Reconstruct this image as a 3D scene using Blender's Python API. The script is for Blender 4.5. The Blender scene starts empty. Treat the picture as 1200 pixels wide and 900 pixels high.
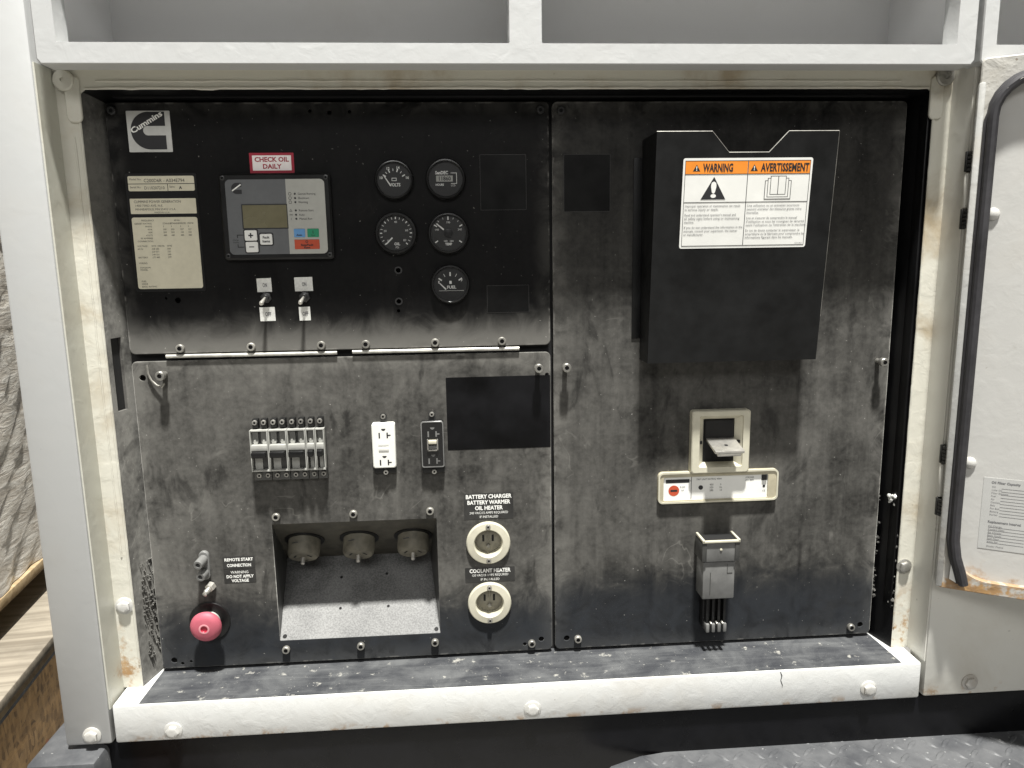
import bpy, bmesh, math, random
from mathutils import Vector, Matrix
from mathutils.geometry import tessellate_polygon
random.seed(7)
R = math.radians
SC = bpy.context.scene
COL = SC.collection

# ------------------------------------------------------------------ camera, world, lamps, exposure
cam = bpy.data.cameras.new('camera')
cam.lens = 26.01; cam.sensor_width = 36.0; cam.clip_start = .02; cam.clip_end = 100
co = bpy.data.objects.new('camera', cam); COL.objects.link(co)
co.location = (.4504, -1.0251, .587)
co.rotation_euler = (R(80.17), R(.886), R(-3.944))
SC.camera = co

W = bpy.data.worlds.new('World'); SC.world = W; W.use_nodes = True
W.node_tree.nodes['Background'].inputs[0].default_value = (1, .985, .95, 1)
W.node_tree.nodes['Background'].inputs[1].default_value = .13

def area(name, loc, target, power, sx, sy, col):
    l = bpy.data.lights.new(name, 'AREA'); l.shape = 'RECTANGLE'; l.size = sx; l.size_y = sy
    l.energy = power; l.color = col
    o = bpy.data.objects.new(name, l); COL.objects.link(o); o.location = loc
    o.rotation_euler = (Vector(target) - Vector(loc)).to_track_quat('-Z', 'Y').to_euler()
    return o
area('ceiling_lamp', (.82, -2.2, 7.9), (.5, 0, .4), 2000, .42, .42, (1, .985, .94))
area('ceiling_lamp_row', (.2, -6.4, 4.5), (.5, 0, .5), 165, 4.2, 1.5, (1, .99, .97))
SC.view_settings.view_transform = 'Standard'; SC.view_settings.look = 'None'
SC.view_settings.exposure = 0; SC.view_settings.gamma = 1

# ------------------------------------------------------------------ material helpers
class NT:
    def __init__(s, name):
        s.m = bpy.data.materials.new(name); s.m.use_nodes = True
        s.t = s.m.node_tree; s.b = s.t.nodes['Principled BSDF']
    def n(s, ty, **kw):
        q = s.t.nodes.new(ty)
        for k, v in kw.items(): setattr(q, k, v)
        return q
    def put(s, sock, v):
        if hasattr(v, 'is_output') or isinstance(v, bpy.types.NodeSocket): s.t.links.new(v, sock)
        elif isinstance(v, (tuple, list)) and len(v) == 3 and sock.type == 'RGBA': sock.default_value = (*v, 1)
        else: sock.default_value = v
    def pos(s, obj=False):
        return s.n('ShaderNodeTexCoord').outputs['Object'] if obj else s.n('ShaderNodeNewGeometry').outputs['Position']
    def mapv(s, v, sc):
        q = s.n('ShaderNodeMapping'); s.put(q.inputs[0], v); q.inputs['Scale'].default_value = sc; return q.outputs[0]
    def noise(s, v, scale, detail=5, rough=.55, dist=0):
        q = s.n('ShaderNodeTexNoise'); s.put(q.inputs['Vector'], v)
        q.inputs['Scale'].default_value = scale; q.inputs['Detail'].default_value = detail
        q.inputs['Roughness'].default_value = rough; q.inputs['Distortion'].default_value = dist
        return q.outputs[0]
    def math(s, op, a, b=0., clamp=False):
        q = s.n('ShaderNodeMath', operation=op, use_clamp=clamp); s.put(q.inputs[0], a); s.put(q.inputs[1], b); return q.outputs[0]
    def ss(s, v, a, b, lo=0., hi=1.):
        q = s.n('ShaderNodeMapRange', interpolation_type='SMOOTHSTEP'); s.put(q.inputs[0], v)
        for i, x in zip((1, 2, 3, 4), (a, b, lo, hi)): q.inputs[i].default_value = x
        return q.outputs[0]
    def mix(s, f, a, b):
        q = s.n('ShaderNodeMix', data_type='RGBA'); s.put(q.inputs[0], f); s.put(q.inputs[6], a); s.put(q.inputs[7], b); return q.outputs[2]
    def xyz(s, v):
        q = s.n('ShaderNodeSeparateXYZ'); s.put(q.inputs[0], v); return q.outputs
    def bump(s, h, strength=.2, dist=.001):
        q = s.n('ShaderNodeBump'); q.inputs['Strength'].default_value = strength; q.inputs['Distance'].default_value = dist
        s.put(q.inputs['Height'], h); s.put(s.b.inputs['Normal'], q.outputs[0])
    def out(s, col=None, rough=None, metal=None, spec=None):
        if col is not None: s.put(s.b.inputs['Base Color'], col)
        if rough is not None: s.put(s.b.inputs['Roughness'], rough)
        if metal is not None: s.b.inputs['Metallic'].default_value = metal
        if spec is not None: s.b.inputs['Specular IOR Level'].default_value = spec
        return s.m

def plain(name, c, rough=.5, metal=0, var=.25, bump=.12, sc=120, spec=.5):
    k = NT(name); p = k.pos()
    a = k.noise(p, sc, 5); b = k.noise(p, 14, 6)
    f = k.math('ADD', k.math('MULTIPLY', k.ss(a, .3, .7), .45), k.math('MULTIPLY', k.ss(b, .3, .7), .55))
    col = k.mix(f, tuple(x*(1-var) for x in c), tuple(min(1, x*(1+var*.5)) for x in c))
    k.bump(a, bump, .0006)
    return k.out(col, k.ss(b, .2, .8, max(.05, rough-.1), min(1, rough+.12)), metal, spec)

def paint(name, c, dirt=(.34, .27, .17), amount=.25, rough=.38, rustf=None, lumps=.25):
    """old white paint: orange peel, runs and lumps, brown grime; rustf(k, pos) gives a rust mask"""
    k = NT(name); p = k.pos()
    peel = k.noise(p, 420, 3); lump = k.noise(p, 45, 4, .5, .4); big = k.noise(p, 9, 7, .62, .3)
    col = k.mix(k.math('MULTIPLY', k.ss(big, .48, .78), amount), c, dirt)
    col = k.mix(k.ss(k.noise(p, 30, 8, .7), .66, .74, 0, amount*.9), col, tuple(x*.55 for x in dirt))
    spk = k.ss(k.noise(p, 170, 3, .5), .74, .78, 0, min(.8, amount*2))
    col = k.mix(spk, col, (.14, .11, .08))
    if rustf: col = k.mix(rustf(k, p), col, k.mix(k.noise(p, 90, 5), (.5, .27, .06), (.16, .07, .02)))
    h = k.math('ADD', k.math('MULTIPLY', peel, .25), k.math('MULTIPLY', k.ss(lump, .35, .75), 1.6))
    k.bump(h, lumps, .0011)
    return k.out(col, k.ss(big, .3, .7, rough-.06, rough+.14))

def grimy_black(name, rect, amount, clean_foot=None, base=.003, rim=.5, low_edge=0, runs=.45, top_shade=None):
    """black panel paint under patchy grey dust: wiped swirls, runs, specks, dust caught along the sheet's edges"""
    x0, x1, z0, z1 = rect
    k = NT(name); p = k.pos(); c = k.xyz(p); X, Z = c[0], c[2]
    blot = k.noise(p, 5.5, 8, .6, .7)
    med = k.noise(p, 22, 7, .62, 1.2)
    fine = k.noise(p, 130, 4, .6)
    streak = k.noise(k.mapv(p, (38, 1, 2.2)), 1, 4, .6, .3)
    d = k.math('ADD', k.ss(blot, .30, .70, .36, .88), k.math('MULTIPLY', k.math('SUBTRACT', med, .5), .8))
    d = k.math('ADD', d, k.math('MULTIPLY', k.math('SUBTRACT', streak, .5), runs))
    d = k.math('ADD', d, k.math('MULTIPLY', k.math('SUBTRACT', fine, .5), .75))
    # greasy finger marks and drips wiped through the dust
    d = k.math('MULTIPLY', d, k.ss(k.noise(k.mapv(p, (2.2, 1, 1)), 10, 5, .58, .9), .56, .70, 1, .45))
    # pale curved scuffs
    wv = k.noise(p, 7, 3, .5, 2.5)
    sc = k.math('SUBTRACT', 1, k.math('MULTIPLY', k.math('ABSOLUTE', k.math('SUBTRACT', wv, .5)), 60), True)
    sc = k.math('MULTIPLY', sc, k.ss(k.noise(p, 11, 3), .56, .66))
    d = k.math('ADD', d, k.math('MULTIPLY', sc, .6))
    if top_shade: d = k.math('MULTIPLY', d, k.ss(k.math('ADD', Z, k.math('MULTIPLY', k.math('SUBTRACT', blot, .5), .3)), top_shade[0], top_shade[1], 1, top_shade[2]))  # dust fades darker towards the top: the overhang's shade put into the colour
    d = k.math('MULTIPLY', d, amount, True)
    foot = None
    if clean_foot:
        zz = k.math('ADD', Z, k.math('MULTIPLY', k.math('SUBTRACT', med, .5), .10))
        d = k.math('MULTIPLY', d, k.ss(zz, clean_foot-.035, clean_foot+.045, .20, 1)); foot = k.ss(zz, clean_foot+.03, clean_foot-.04)
    if low_edge:
        d = k.math('ADD', d, k.math('MULTIPLY', k.ss(k.math('ADD', Z, k.math('MULTIPLY', k.math('SUBTRACT', med, .5), .05)), z0+.055, z0+.004), low_edge))
    e = k.math('MINIMUM', k.math('SUBTRACT', X, x0), k.math('SUBTRACT', x1, X))
    e2 = k.math('MINIMUM', k.math('SUBTRACT', Z, z0+.0), k.math('SUBTRACT', z1, Z))
    e = k.math('MINIMUM', e, e2)
    d = k.math('ADD', d, k.math('MULTIPLY', k.ss(e, .028, .001), k.math('MULTIPLY', k.ss(med, .3, .65), rim)))
    speck = k.ss(k.noise(p, 260, 2, .5), .715, .76)
    col = k.mix(k.math('MULTIPLY', d, 1, True), (base, base, base*1.12), (.125, .121, .111))
    if foot: col = k.mix(k.math('MULTIPLY', foot, k.ss(med, .3, .7, .5, 1)), col, (.026, .029, .034))
    col = k.mix(k.math('MULTIPLY', speck, .5), col, (.42, .41, .38))
    chip = k.math('MULTIPLY', k.ss(e, .0035, .0005), k.ss(k.noise(p, 55, 4), .5, .62))
    col = k.mix(k.math('MULTIPLY', chip, .35), col, (.30, .29, .27))
    k.bump(k.math('ADD', k.math('MULTIPLY', fine, .7), k.noise(p, 500, 2)), .14, .0006)
    k.put(k.b.inputs['Sheen Weight'], k.math('MULTIPLY', d, 1.4, True)); k.b.inputs['Sheen Roughness'].default_value = .40
    k.b.inputs['Sheen Tint'].default_value = (.95, .93, .86, 1)
    return k.out(col, k.ss(d, 0, .7, .46, .74), spec=.12)

def rust_low(z0, z1, lim=.55):
    def f(k, p):
        Z = k.xyz(p)[2]
        return k.math('MULTIPLY', k.ss(Z, z1, z0), k.ss(k.noise(p, 42, 6, .65), lim, lim+.14, 0, .85))
    return f

M = {}
M['post'] = paint('post_paint', (.405, .41, .405), amount=.07, lumps=.05)
M['side'] = paint('side_paint', (.50, .495, .43), amount=.22, rustf=rust_low(.0, .05), lumps=.10)
M['flange'] = paint('flange_paint', (.57, .555, .485), amount=.9, rustf=rust_low(.01, .13, .50), lumps=.22)
M['box'] = paint('box_paint', (.48, .485, .48), amount=.05, lumps=.12)
M['liner'] = paint('liner_paint', (.78, .78, .78), amount=.08, lumps=.06)
M['rail'] = paint('rail_paint', (.60, .605, .59), amount=.22, rustf=rust_low(-.063, -.045, .52), lumps=.16)
M['right'] = paint('right_paint', (.64, .63, .575), amount=.25, rustf=rust_low(-.058, -.035, .5), lumps=.08)
M['boltw'] = paint('bolt_paint', (.48, .475, .45), amount=.5, rough=.35)
M['black_wall'] = grimy_black('wall_black', (-.5, 2, -.5, 2), 1.0, base=.005, rim=0)
M['wall_right'] = plain('wall_black_shaded', (.004, .004, .0045), .4, var=.4, spec=.2)  # darker copy of recess wall black, shade painted into the right and top walls
M['back'] = plain('void_black', (.006, .006, .006), .8)
M['rubber'] = plain('rubber', (.028, .027, .030), .48, var=.4)
M['bplastic'] = plain('black_plastic', (.008, .008, .008), .4, var=.3, spec=.35)
M['bgloss'] = plain('black_gloss', (.012, .012, .012), .24, var=.3, bump=.05)
M['pocket'] = plain('pocket_black', (.0075, .0078, .008), .5, var=.6, sc=60, spec=.25)
M['dial'] = plain('dial_black', (.006, .006, .006), .5, var=.2, bump=.03)
M['dialg'] = plain('dial_grey', (.017, .017, .016), .55, var=.3, bump=.03)
M['white'] = plain('print_white', (.86, .86, .82), .5, var=.12, bump=.0)
M['ink'] = plain('print_black', (.018, .018, .02), .5, var=.1, bump=.0)
M['inkg'] = plain('print_grey', (.16, .16, .165), .6, var=.15, bump=0)
M['paper'] = plain('label_white', (.80, .80, .765), .45, var=.07, bump=.04, sc=40)
M['tag'] = plain('paper_tag', (.74, .74, .70), .6, var=.22, bump=.05, sc=300)
M['orange'] = plain('orange_print', (.86, .28, .03), .45, var=.1, bump=.03)
M['red'] = plain('red_print', (.36, .012, .035), .45, var=.15, bump=.03)
M['pink'] = plain('faded_pink', (.90, .84, .82), .45, var=.08, bump=.03)
M['beige'] = plain('plate_beige', (.66, .62, .48), .42, var=.10, bump=.04)
M['silver'] = plain('foil_silver', (.60, .60, .57), .38, metal=.25, var=.12, bump=.05)
M['steel'] = plain('dusty_steel', (.40, .39, .36), .38, metal=.75, var=.45, bump=.25)
M['steel2'] = plain('screw_dusty', (.32, .31, .28), .45, metal=.5, var=.5, bump=.3)
M['dsteel'] = plain('dark_screw', (.06, .06, .06), .42, metal=.6, var=.4, bump=.2)
M['zinc'] = plain('zinc', (.62, .60, .55), .34, metal=.7, var=.3, bump=.2)
M['galv'] = plain('plate_speckled', (.17, .17, .166), .6, var=.75, sc=420, bump=.35)
M['rec'] = plain('dusty_receptacle', (.060, .055, .042), .6, var=.6, sc=70, bump=.3)
M['recb'] = plain('dusty_receptacle_body', (.15, .138, .105), .6, var=.6, sc=70, bump=.3)
M['cream'] = plain('cream_plastic', (.54, .515, .41), .42, var=.16, sc=60)
M['creamd'] = plain('cream_shade_plastic', (.44, .40, .29), .5, var=.3, sc=60)
M['inlet'] = plain('inlet_inside', (.24, .225, .18), .55, var=.4, sc=80)
M['gfci'] = plain('white_outlet', (.78, .78, .73), .35, var=.07, bump=.03)
M['estop'] = plain('faded_red_plastic', (.43, .095, .130), .6, var=.16, sc=70, bump=.12)
M['estopl'] = plain('worn_pink_rim', (.66, .28, .31), .5, var=.2, sc=90)
M['gface'] = plain('overlay_grey', (.125, .13, .135), .42, var=.1, bump=.04)
M['lface'] = plain('overlay_light', (.42, .42, .385), .42, var=.08, bump=.04)
M['lcd'] = plain('lcd', (.17, .155, .095), .2, var=.12, bump=0)
M['blue'] = plain('button_blue', (.12, .30, .58), .42, var=.1)
M['green'] = plain('button_green', (.02, .26, .13), .42, var=.1)
M['redb'] = plain('button_red', (.50, .075, .03), .42, var=.15)
M['grayp'] = plain('grey_plastic', (.16, .16, .155), .45, var=.4, sc=50)
M['brk'] = plain('breaker_dark', (.055, .055, .052), .4, var=.4, sc=70)
M['brkw'] = plain('breaker_pale', (.42, .42, .39), .4, var=.25, sc=70)
M['brkp'] = plain('breaker_pane', (.17, .17, .16), .18, var=.3, sc=60)
M['clear'] = plain('clear_label', (.030, .0295, .028), .4, var=.6, sc=50)
M['patch'] = plain('patch_black', (.005, .005, .006), .42, var=.9, sc=20, bump=.1, spec=.2)
M['ghost'] = plain('ghost_black', (.0075, .0075, .0075), .45, var=.9, sc=22, spec=.16)
M['base'] = plain('base_black', (.004, .004, .005), .3, var=.6, sc=30, bump=.9, spec=.3)
M['hinge'] = plain('hinge_dark', (.05, .05, .048), .4, metal=.6, var=.4)
M['rodw'] = plain('hinge_rod', (.50, .49, .45), .38, metal=.35, var=.4)

def mk_sill():
    k = NT('sill_dust'); p = k.pos()
    a = k.noise(p, 16, 8, .65, .5); b = k.noise(p, 150, 4); s = k.noise(k.mapv(p, (3, 26, 1)), 3, 6, .6, .6)
    f = k.math('ADD', k.ss(a, .36, .70, 0, .7), k.math('MULTIPLY', k.ss(s, .4, .7), .4))
    col = k.mix(f, (.030, .032, .037), (.105, .108, .110))
    col = k.mix(k.ss(k.noise(p, 48, 6, .7), .60, .68, 0, .7), col, (.40, .39, .35))
    col = k.mix(k.ss(k.noise(p, 260, 2), .72, .76, 0, .7), col, (.55, .53, .48))
    k.bump(b, .3, .001)
    return k.out(col, .55)
M['sill'] = mk_sill()

def mk_door(name, z_rust):
    return paint(name, (.46, .455, .435), amount=.14, rustf=rust_low(z_rust-.02, z_rust+.055, .52), lumps=.10)
M['door'] = mk_door('door_paint', .135)
M['doorrim'] = paint('door_rim', (.40, .39, .36), amount=.45, rustf=rust_low(.13, .165, .38), lumps=.4)
M['doorlip'] = paint('door_lip', (.36, .36, .345), amount=.3, rustf=rust_low(.13, .20, .5))
M['docgrey'] = plain('door_sheet', (.43, .43, .415), .5, var=.06, bump=.02)

def mk_glass():
    k = NT('gauge_glass'); t = k.t
    tr = k.n('ShaderNodeBsdfTransparent'); gl = k.n('ShaderNodeBsdfGlossy'); gl.inputs['Roughness'].default_value = .12
    fr = k.n('ShaderNodeFresnel'); fr.inputs[0].default_value = 1.45
    mx = k.n('ShaderNodeMixShader'); t.links.new(fr.outputs[0], mx.inputs[0]); t.links.new(tr.outputs[0], mx.inputs[1]); t.links.new(gl.outputs[0], mx.inputs[2])
    t.links.new(mx.outputs[0], t.nodes['Material Output'].inputs[0]); t.nodes.remove(k.b)
    return k.m
M['glass'] = mk_glass()

def mk_wood(name, a, b, sc=(4, 60, 60)):
    k = NT(name); p = k.pos(True)
    g = k.noise(k.mapv(p, sc), 1, 6, .6, .6)
    col = k.mix(k.ss(g, .3, .7), a, b); col = k.mix(k.ss(k.noise(p, 9, 5), .55, .75, 0, .4), col, tuple(x*.5 for x in a))
    k.bump(g, .3, .002); return k.out(col, .7)
M['wood'] = mk_wood('pallet_wood', (.26, .18, .09), (.42, .32, .19))
M['woodg'] = mk_wood('board_wood', (.17, .145, .11), (.29, .255, .20))
def mk_osb():
    k = NT('strand_board'); p = k.pos(True)
    def flakes(rot, sc):
        q = k.n('ShaderNodeMapping'); k.put(q.inputs[0], p); q.inputs['Rotation'].default_value = rot; q.inputs['Scale'].default_value = sc
        v = k.n('ShaderNodeTexVoronoi'); k.put(v.inputs['Vector'], q.outputs[0]); v.inputs['Scale'].default_value = 1
        return v
    v = flakes((.6, .2, .3), (60, 150, 55)); v2 = flakes((-.9, -.3, .2), (60, 55, 140))
    r = k.xyz(v.outputs['Color'])[0]; r2 = k.xyz(v2.outputs['Color'])[1]
    col = k.mix(r, (.05, .028, .011), (.20, .125, .055)); col = k.mix(k.math('MULTIPLY', r2, .6), col, (.22, .13, .05))
    red = k.math('MULTIPLY', k.ss(k.noise(p, 6, 3), .60, .63), .85)
    col = k.mix(red, col, (.16, .012, .01))
    k.bump(k.math('ADD', r, r2), .5, .003); return k.out(col, .65)
M['osb'] = mk_osb()
def mk_wrap():
    k = NT('stretch_wrap'); p = k.pos(True)
    s = k.noise(k.mapv(p, (1, 5, 26)), 3.0, 7, .68, 1.0)
    col = k.mix(k.ss(s, .35, .65), (.50, .45, .38), (.82, .79, .72)); col = k.mix(k.ss(k.noise(k.mapv(p, (1, 3, 60)), 3, 6, .7, 1.5), .58, .66, 0, .6), col, (.80, .79, .76))
    k.bump(s, 1, .006); m = k.out(col, .22)
    k.b.inputs['Coat Weight'].default_value = .6; k.b.inputs['Coat Roughness'].default_value = .12
    return m
M['wrap'] = mk_wrap()
def mk_floor():
    k = NT('concrete'); p = k.pos(); a = k.noise(p, 2, 8, .6)
    k.bump(k.noise(p, 40, 5), .2, .004); return k.out(k.mix(a, (.20, .195, .185), (.33, .32, .30)), .7)
M['floor'] = mk_floor()
def mk_tread():
    k = NT('step_paint'); p = k.pos(); a = k.noise(p, 12, 7, .65); b = k.noise(p, 110, 4)
    col = k.mix(k.ss(a, .3, .72), (.045, .047, .052), (.115, .117, .12))
    col = k.mix(k.ss(k.noise(p, 150, 2), .70, .76, 0, .6), col, (.5, .5, .48))
    k.bump(b, .3, .001); return k.out(col, .52)
M['tread'] = mk_tread()

# ------------------------------------------------------------------ mesh helpers (millimetres: x right, z up, y negative towards the viewer)
def rr(x0, x1, z0, z1, r=0, n=5):
    if r <= 0: return [(x0, z0), (x1, z0), (x1, z1), (x0, z1)]
    p = []
    for cx, cz, a in ((x1-r, z0+r, -90), (x1-r, z1-r, 0), (x0+r, z1-r, 90), (x0+r, z0+r, 180)):
        for i in range(n+1):
            t = R(a+90*i/n); p.append((cx+r*math.cos(t), cz+r*math.sin(t)))
    return p
def circ(cx, cz, r, n=20, a0=0): return [(cx+r*math.cos(2*math.pi*i/n+a0), cz+r*math.sin(2*math.pi*i/n+a0)) for i in range(n)]

class MB:
    def __init__(s): s.bm = bmesh.new(); s.xf = Matrix.Identity(4); s.mi = 0
    def v(s, x, y, z): return s.bm.verts.new(s.xf @ Vector((x, y, z)))
    def f(s, vs):
        try: q = s.bm.faces.new(vs); q.material_index = s.mi; return q
        except ValueError: return None
    def slab(s, outer, y0, y1, holes=(), ch=0):
        """sheet in the x-z plane from y0 (rear) to y1 (front, more negative); outline + hole loops; ch = front chamfer"""
        loops = [outer] + list(holes)
        cx = sum(p[0] for p in outer)/len(outer); cz = sum(p[1] for p in outer)/len(outer)
        def inset(lp):
            w = max(p[0] for p in lp)-min(p[0] for p in lp); h = max(p[1] for p in lp)-min(p[1] for p in lp)
            return [(cx+(p[0]-cx)*(1-2*ch/w), cz+(p[1]-cz)*(1-2*ch/h)) for p in lp]
        fl = [inset(outer) if ch else outer] + list(holes)
        sgn = 1 if y1 < y0 else -1
        tri = tessellate_polygon([[Vector((x, z, 0)) for x, z in lp] for lp in fl])
        F = [s.v(x, y1, z) for lp in fl for x, z in lp]
        B = [s.v(x, y0, z) for lp in loops for x, z in lp]
        for t in tri:
            s.f([F[i] for i in t]); s.f([B[i] for i in reversed(t)])
        mid = [s.v(x, y1+sgn*ch, z) for x, z in outer] if ch else None
        o = 0
        for li, lp in enumerate(loops):
            n = len(lp)
            for i in range(n):
                j = (i+1) % n
                if li == 0 and ch:
                    s.f([F[i], F[j], mid[j], mid[i]]); s.f([mid[i], mid[j], B[j], B[i]])
                else: s.f([F[o+i], F[o+j], B[o+j], B[o+i]])
            o += n
        return s
    def box(s, x0, x1, y0, y1, z0, z1, bev=0):
        t = bmesh.new(); vs = [t.verts.new((x, y, z)) for x in (x0, x1) for y in (y0, y1) for z in (z0, z1)]
        for q in ((0, 1, 3, 2), (4, 6, 7, 5), (0, 4, 5, 1), (2, 3, 7, 6), (0, 2, 6, 4), (1, 5, 7, 3)): t.faces.new([vs[i] for i in q])
        if bev: bmesh.ops.bevel(t, geom=t.edges[:], offset=bev, segments=2, affect='EDGES', profile=.5)
        s.add(t); return s
    def add(s, t):
        mp = {v: s.bm.verts.new(s.xf @ v.co) for v in t.verts}
        for q in t.faces: s.f([mp[v] for v in q.verts])
        t.free()
    def poly(s, pts, quads):
        vs = [s.v(*p) for p in pts]
        for q in quads: s.f([vs[i] for i in q])
        return s
    def lathe(s, prof, base, axis=(0, -1, 0), n=24, cap=True, flat=None):
        """prof = [(radius, distance along axis)]"""
        ax = Vector(axis).normalized(); u = ax.orthogonal().normalized(); w = ax.cross(u); b = Vector(base)
        rings = []
        for r, h in prof:
            rings.append([s.v(*(b+ax*h+(u*math.cos(2*math.pi*i/n)+w*math.sin(2*math.pi*i/n))*r)) for i in range(n)])
        for a, c in zip(rings, rings[1:]):
            for i in range(n): s.f([a[i], a[(i+1) % n], c[(i+1) % n], c[i]])
        if cap: s.f(rings[-1]); s.f(rings[0][::-1])
        return s
    def tube(s, pts, r, n=8):
        pts = [Vector(p) for p in pts]; rings = []; u = None
        for i, p in enumerate(pts):
            t = (pts[min(i+1, len(pts)-1)]-pts[max(i-1, 0)]).normalized()
            u = t.orthogonal().normalized() if u is None else (u-t*u.dot(t)).normalized()
            w = t.cross(u); rad = r[i] if isinstance(r, (list, tuple)) else r
            rings.append([s.v(*(p+(u*math.cos(2*math.pi*k/n)+w*math.sin(2*math.pi*k/n))*rad)) for k in range(n)])
        for a, c in zip(rings, rings[1:]):
            for i in range(n): s.f([a[i], a[(i+1) % n], c[(i+1) % n], c[i]])
        s.f(rings[-1]); s.f(rings[0][::-1]); return s
    def text(s, st, x, z, h, y, align='C', w=None, bold=False, ang=0, sx=1.):
        g = GL[bold]; adv = sum(g[c][2] for c in st)/CAP; k = h/CAP
        kx = k*sx
        if w: kx = w/(sum(g[c][2] for c in st))
        wd = sum(g[c][2] for c in st)*kx
        ox = -wd/2 if align == 'C' else (0 if align == 'L' else -wd)
        ca, sa = math.cos(R(ang)), math.sin(R(ang))
        for c in st:
            vs, fs, ad = g[c]
            nv = []
            for a, b in vs:
                px, pz = ox+a*kx, b*k-h/2
                nv.append(s.v(x+px*ca-pz*sa, y, z+px*sa+pz*ca))
            for q in fs: s.f([nv[i] for i in q])
            ox += ad*kx
        return s
    def mesh(s, name, mats):
        bm = s.bm; bmesh.ops.recalc_face_normals(bm, faces=bm.faces[:])
        for q in bm.faces: q.smooth = True
        for e in bm.edges:
            if len(e.link_faces) != 2 or e.calc_face_angle(0) > R(32) or e.link_faces[0].material_index != e.link_faces[1].material_index: e.smooth = False
        bm.transform(Matrix.Scale(.001, 4))
        me = bpy.data.meshes.new(name); bm.to_mesh(me); bm.free()
        for m in (mats if isinstance(mats, (list, tuple)) else [mats]): me.materials.append(M[m])
        return me

# glyph outlines come from the built-in font, once, then every line of lettering is composed from them
def glyphs(bold):
    chars = ''.join(chr(i) for i in range(33, 127)) + 'éîà°'
    def ob(t):
        c = bpy.data.curves.new('g', 'FONT'); c.body = t; c.size = 1; c.resolution_u = 2; c.fill_mode = 'FRONT'
        if bold: c.offset = .032
        o = bpy.data.objects.new('g', c); COL.objects.link(o); return o
    A = {c: (ob(c), ob('H'+c+'H')) for c in chars}; A[' '] = (None, ob('H H')); hh = ob('HH')
    dg = bpy.context.evaluated_depsgraph_get(); dg.update()
    def get(o):
        e = o.evaluated_get(dg); m = e.to_mesh(); v = [(q.co.x, q.co.y) for q in m.vertices]; f = [tuple(p.vertices) for p in m.polygons]; e.to_mesh_clear(); return v, f
    wd = lambda v: max(a for a, b in v)-min(a for a, b in v)
    w0 = wd(get(hh)[0]); out = {}
    for c, (a, b) in A.items():
        v, f = get(a) if a else ([], [])
        out[c] = (v, f, wd(get(b)[0])-w0)
    cap = max(b for a, b in out['H'][0])
    for o in [x for p in A.values() for x in p if x] + [hh]:
        d = o.data; bpy.data.objects.remove(o); bpy.data.curves.remove(d)
    return out, cap
GL = {}
GL[False], CAP = glyphs(False)
GL[True], _c = glyphs(True)

ORG = {}
def tag(o, label=None, cat=None, group=None, kind=None):
    if label: o['label'] = label
    if cat: o['category'] = cat
    if group: o['group'] = group
    if kind: o['kind'] = kind
    return o
def thing(name, label, cat, at=(0, 0, 0), group=None, rotz=0, kind=None):
    o = bpy.data.objects.new(name, None); o.empty_display_size = .02; COL.objects.link(o)
    o.location = Vector(at)*.001; o.rotation_euler.z = rotz
    ORG[o.name] = Vector((0, 0, 0)) if rotz else Vector(at)*.001
    return tag(o, label, cat, group, kind)
def part(name, mb, mats, parent, kind=None):
    me = mb.mesh(name, mats); g = ORG[parent.name]
    me.transform(Matrix.Translation(-g))
    o = bpy.data.objects.new(name, me); COL.objects.link(o); o.parent = parent; ORG[o.name] = g
    return tag(o, kind=kind)
def solo(name, mb, mats, label, cat, at, group=None, kind=None):
    """a thing that is one mesh, its origin at 'at'"""
    me = mb.mesh(name, mats); g = Vector(at)*.001; me.transform(Matrix.Translation(-g))
    o = bpy.data.objects.new(name, me); COL.objects.link(o); o.location = g; ORG[o.name] = g
    return tag(o, label, cat, group, kind)
def inst(name, me, parent, x, y, z, rot=None):
    o = bpy.data.objects.new(name, me); COL.objects.link(o); o.parent = parent
    o.location = Vector((x, y, z))*.001 - ORG[parent.name]
    if rot is not None: o.rotation_euler = rot
    return o

# shared fasteners (base at local origin, pointing to -y)
def fastener(r, h, sock, mats, stem=0, n=18):
    b = MB()
    if stem: b.lathe([(r*.55, 0), (r*.55, stem)], (0, 0, 0), n=n)
    b.lathe([(r*.96, stem), (r, stem+.6), (r, stem+h-1), (r*.86, stem+h), (sock, stem+h)], (0, 0, 0), n=n, cap=False)
    b.mi = 1; b.lathe([(sock, stem+h), (sock*.96, stem+h-2.2), (.01, stem+h-2.2)], (0, 0, 0), n=n, cap=False)
    return b.mesh('screw', mats)
ME_S = fastener(5.6, 6, 3.0, ['steel2', 'back'])
ME_L = fastener(6.2, 9, 3.0, ['steel', 'back'], stem=12)
ME_D = fastener(5.2, 5, 2.4, ['dsteel', 'back'])
ME_T = fastener(3.6, 3.5, 1.6, ['steel', 'back'], n=12)
def hexbolt(r, mats, h=7):
    b = MB(); b.lathe([(r*1.35, 0), (r*1.35, 1.6), (r*1.12, 2.6), (r*.7, 2.8)], (0, 0, 0), n=24)
    b.lathe([(r*.98, 2.4), (r, h-1), (r*.82, h), (r*.5, h+.3)], (0, 0, 0), n=6); return b.mesh('bolt', mats)
ME_B = hexbolt(9, ['boltw']); ME_B2 = hexbolt(8.5, ['steel'])

# ------------------------------------------------------------------ structure: floor, enclosure
solo('floor', MB().box(-4000, 5000, -4000, 4000, -770, -750), 'floor', None, None, (0, 0, -750), kind='structure')

EN = thing('generator_enclosure', 'white painted steel enclosure frame around the black control panels', 'enclosure', (530, -80, -60))
part('corner_post', MB().box(-101, -40, -80, 500, -60, 1000, 4), 'post', EN)
part('side_return', MB().box(-42, -38.5, -77, -30, -10, 818), 'side', EN)
part('side_return', MB().box(1107, 1110.5, -77, -30, -3, 818), 'right', EN)
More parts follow.
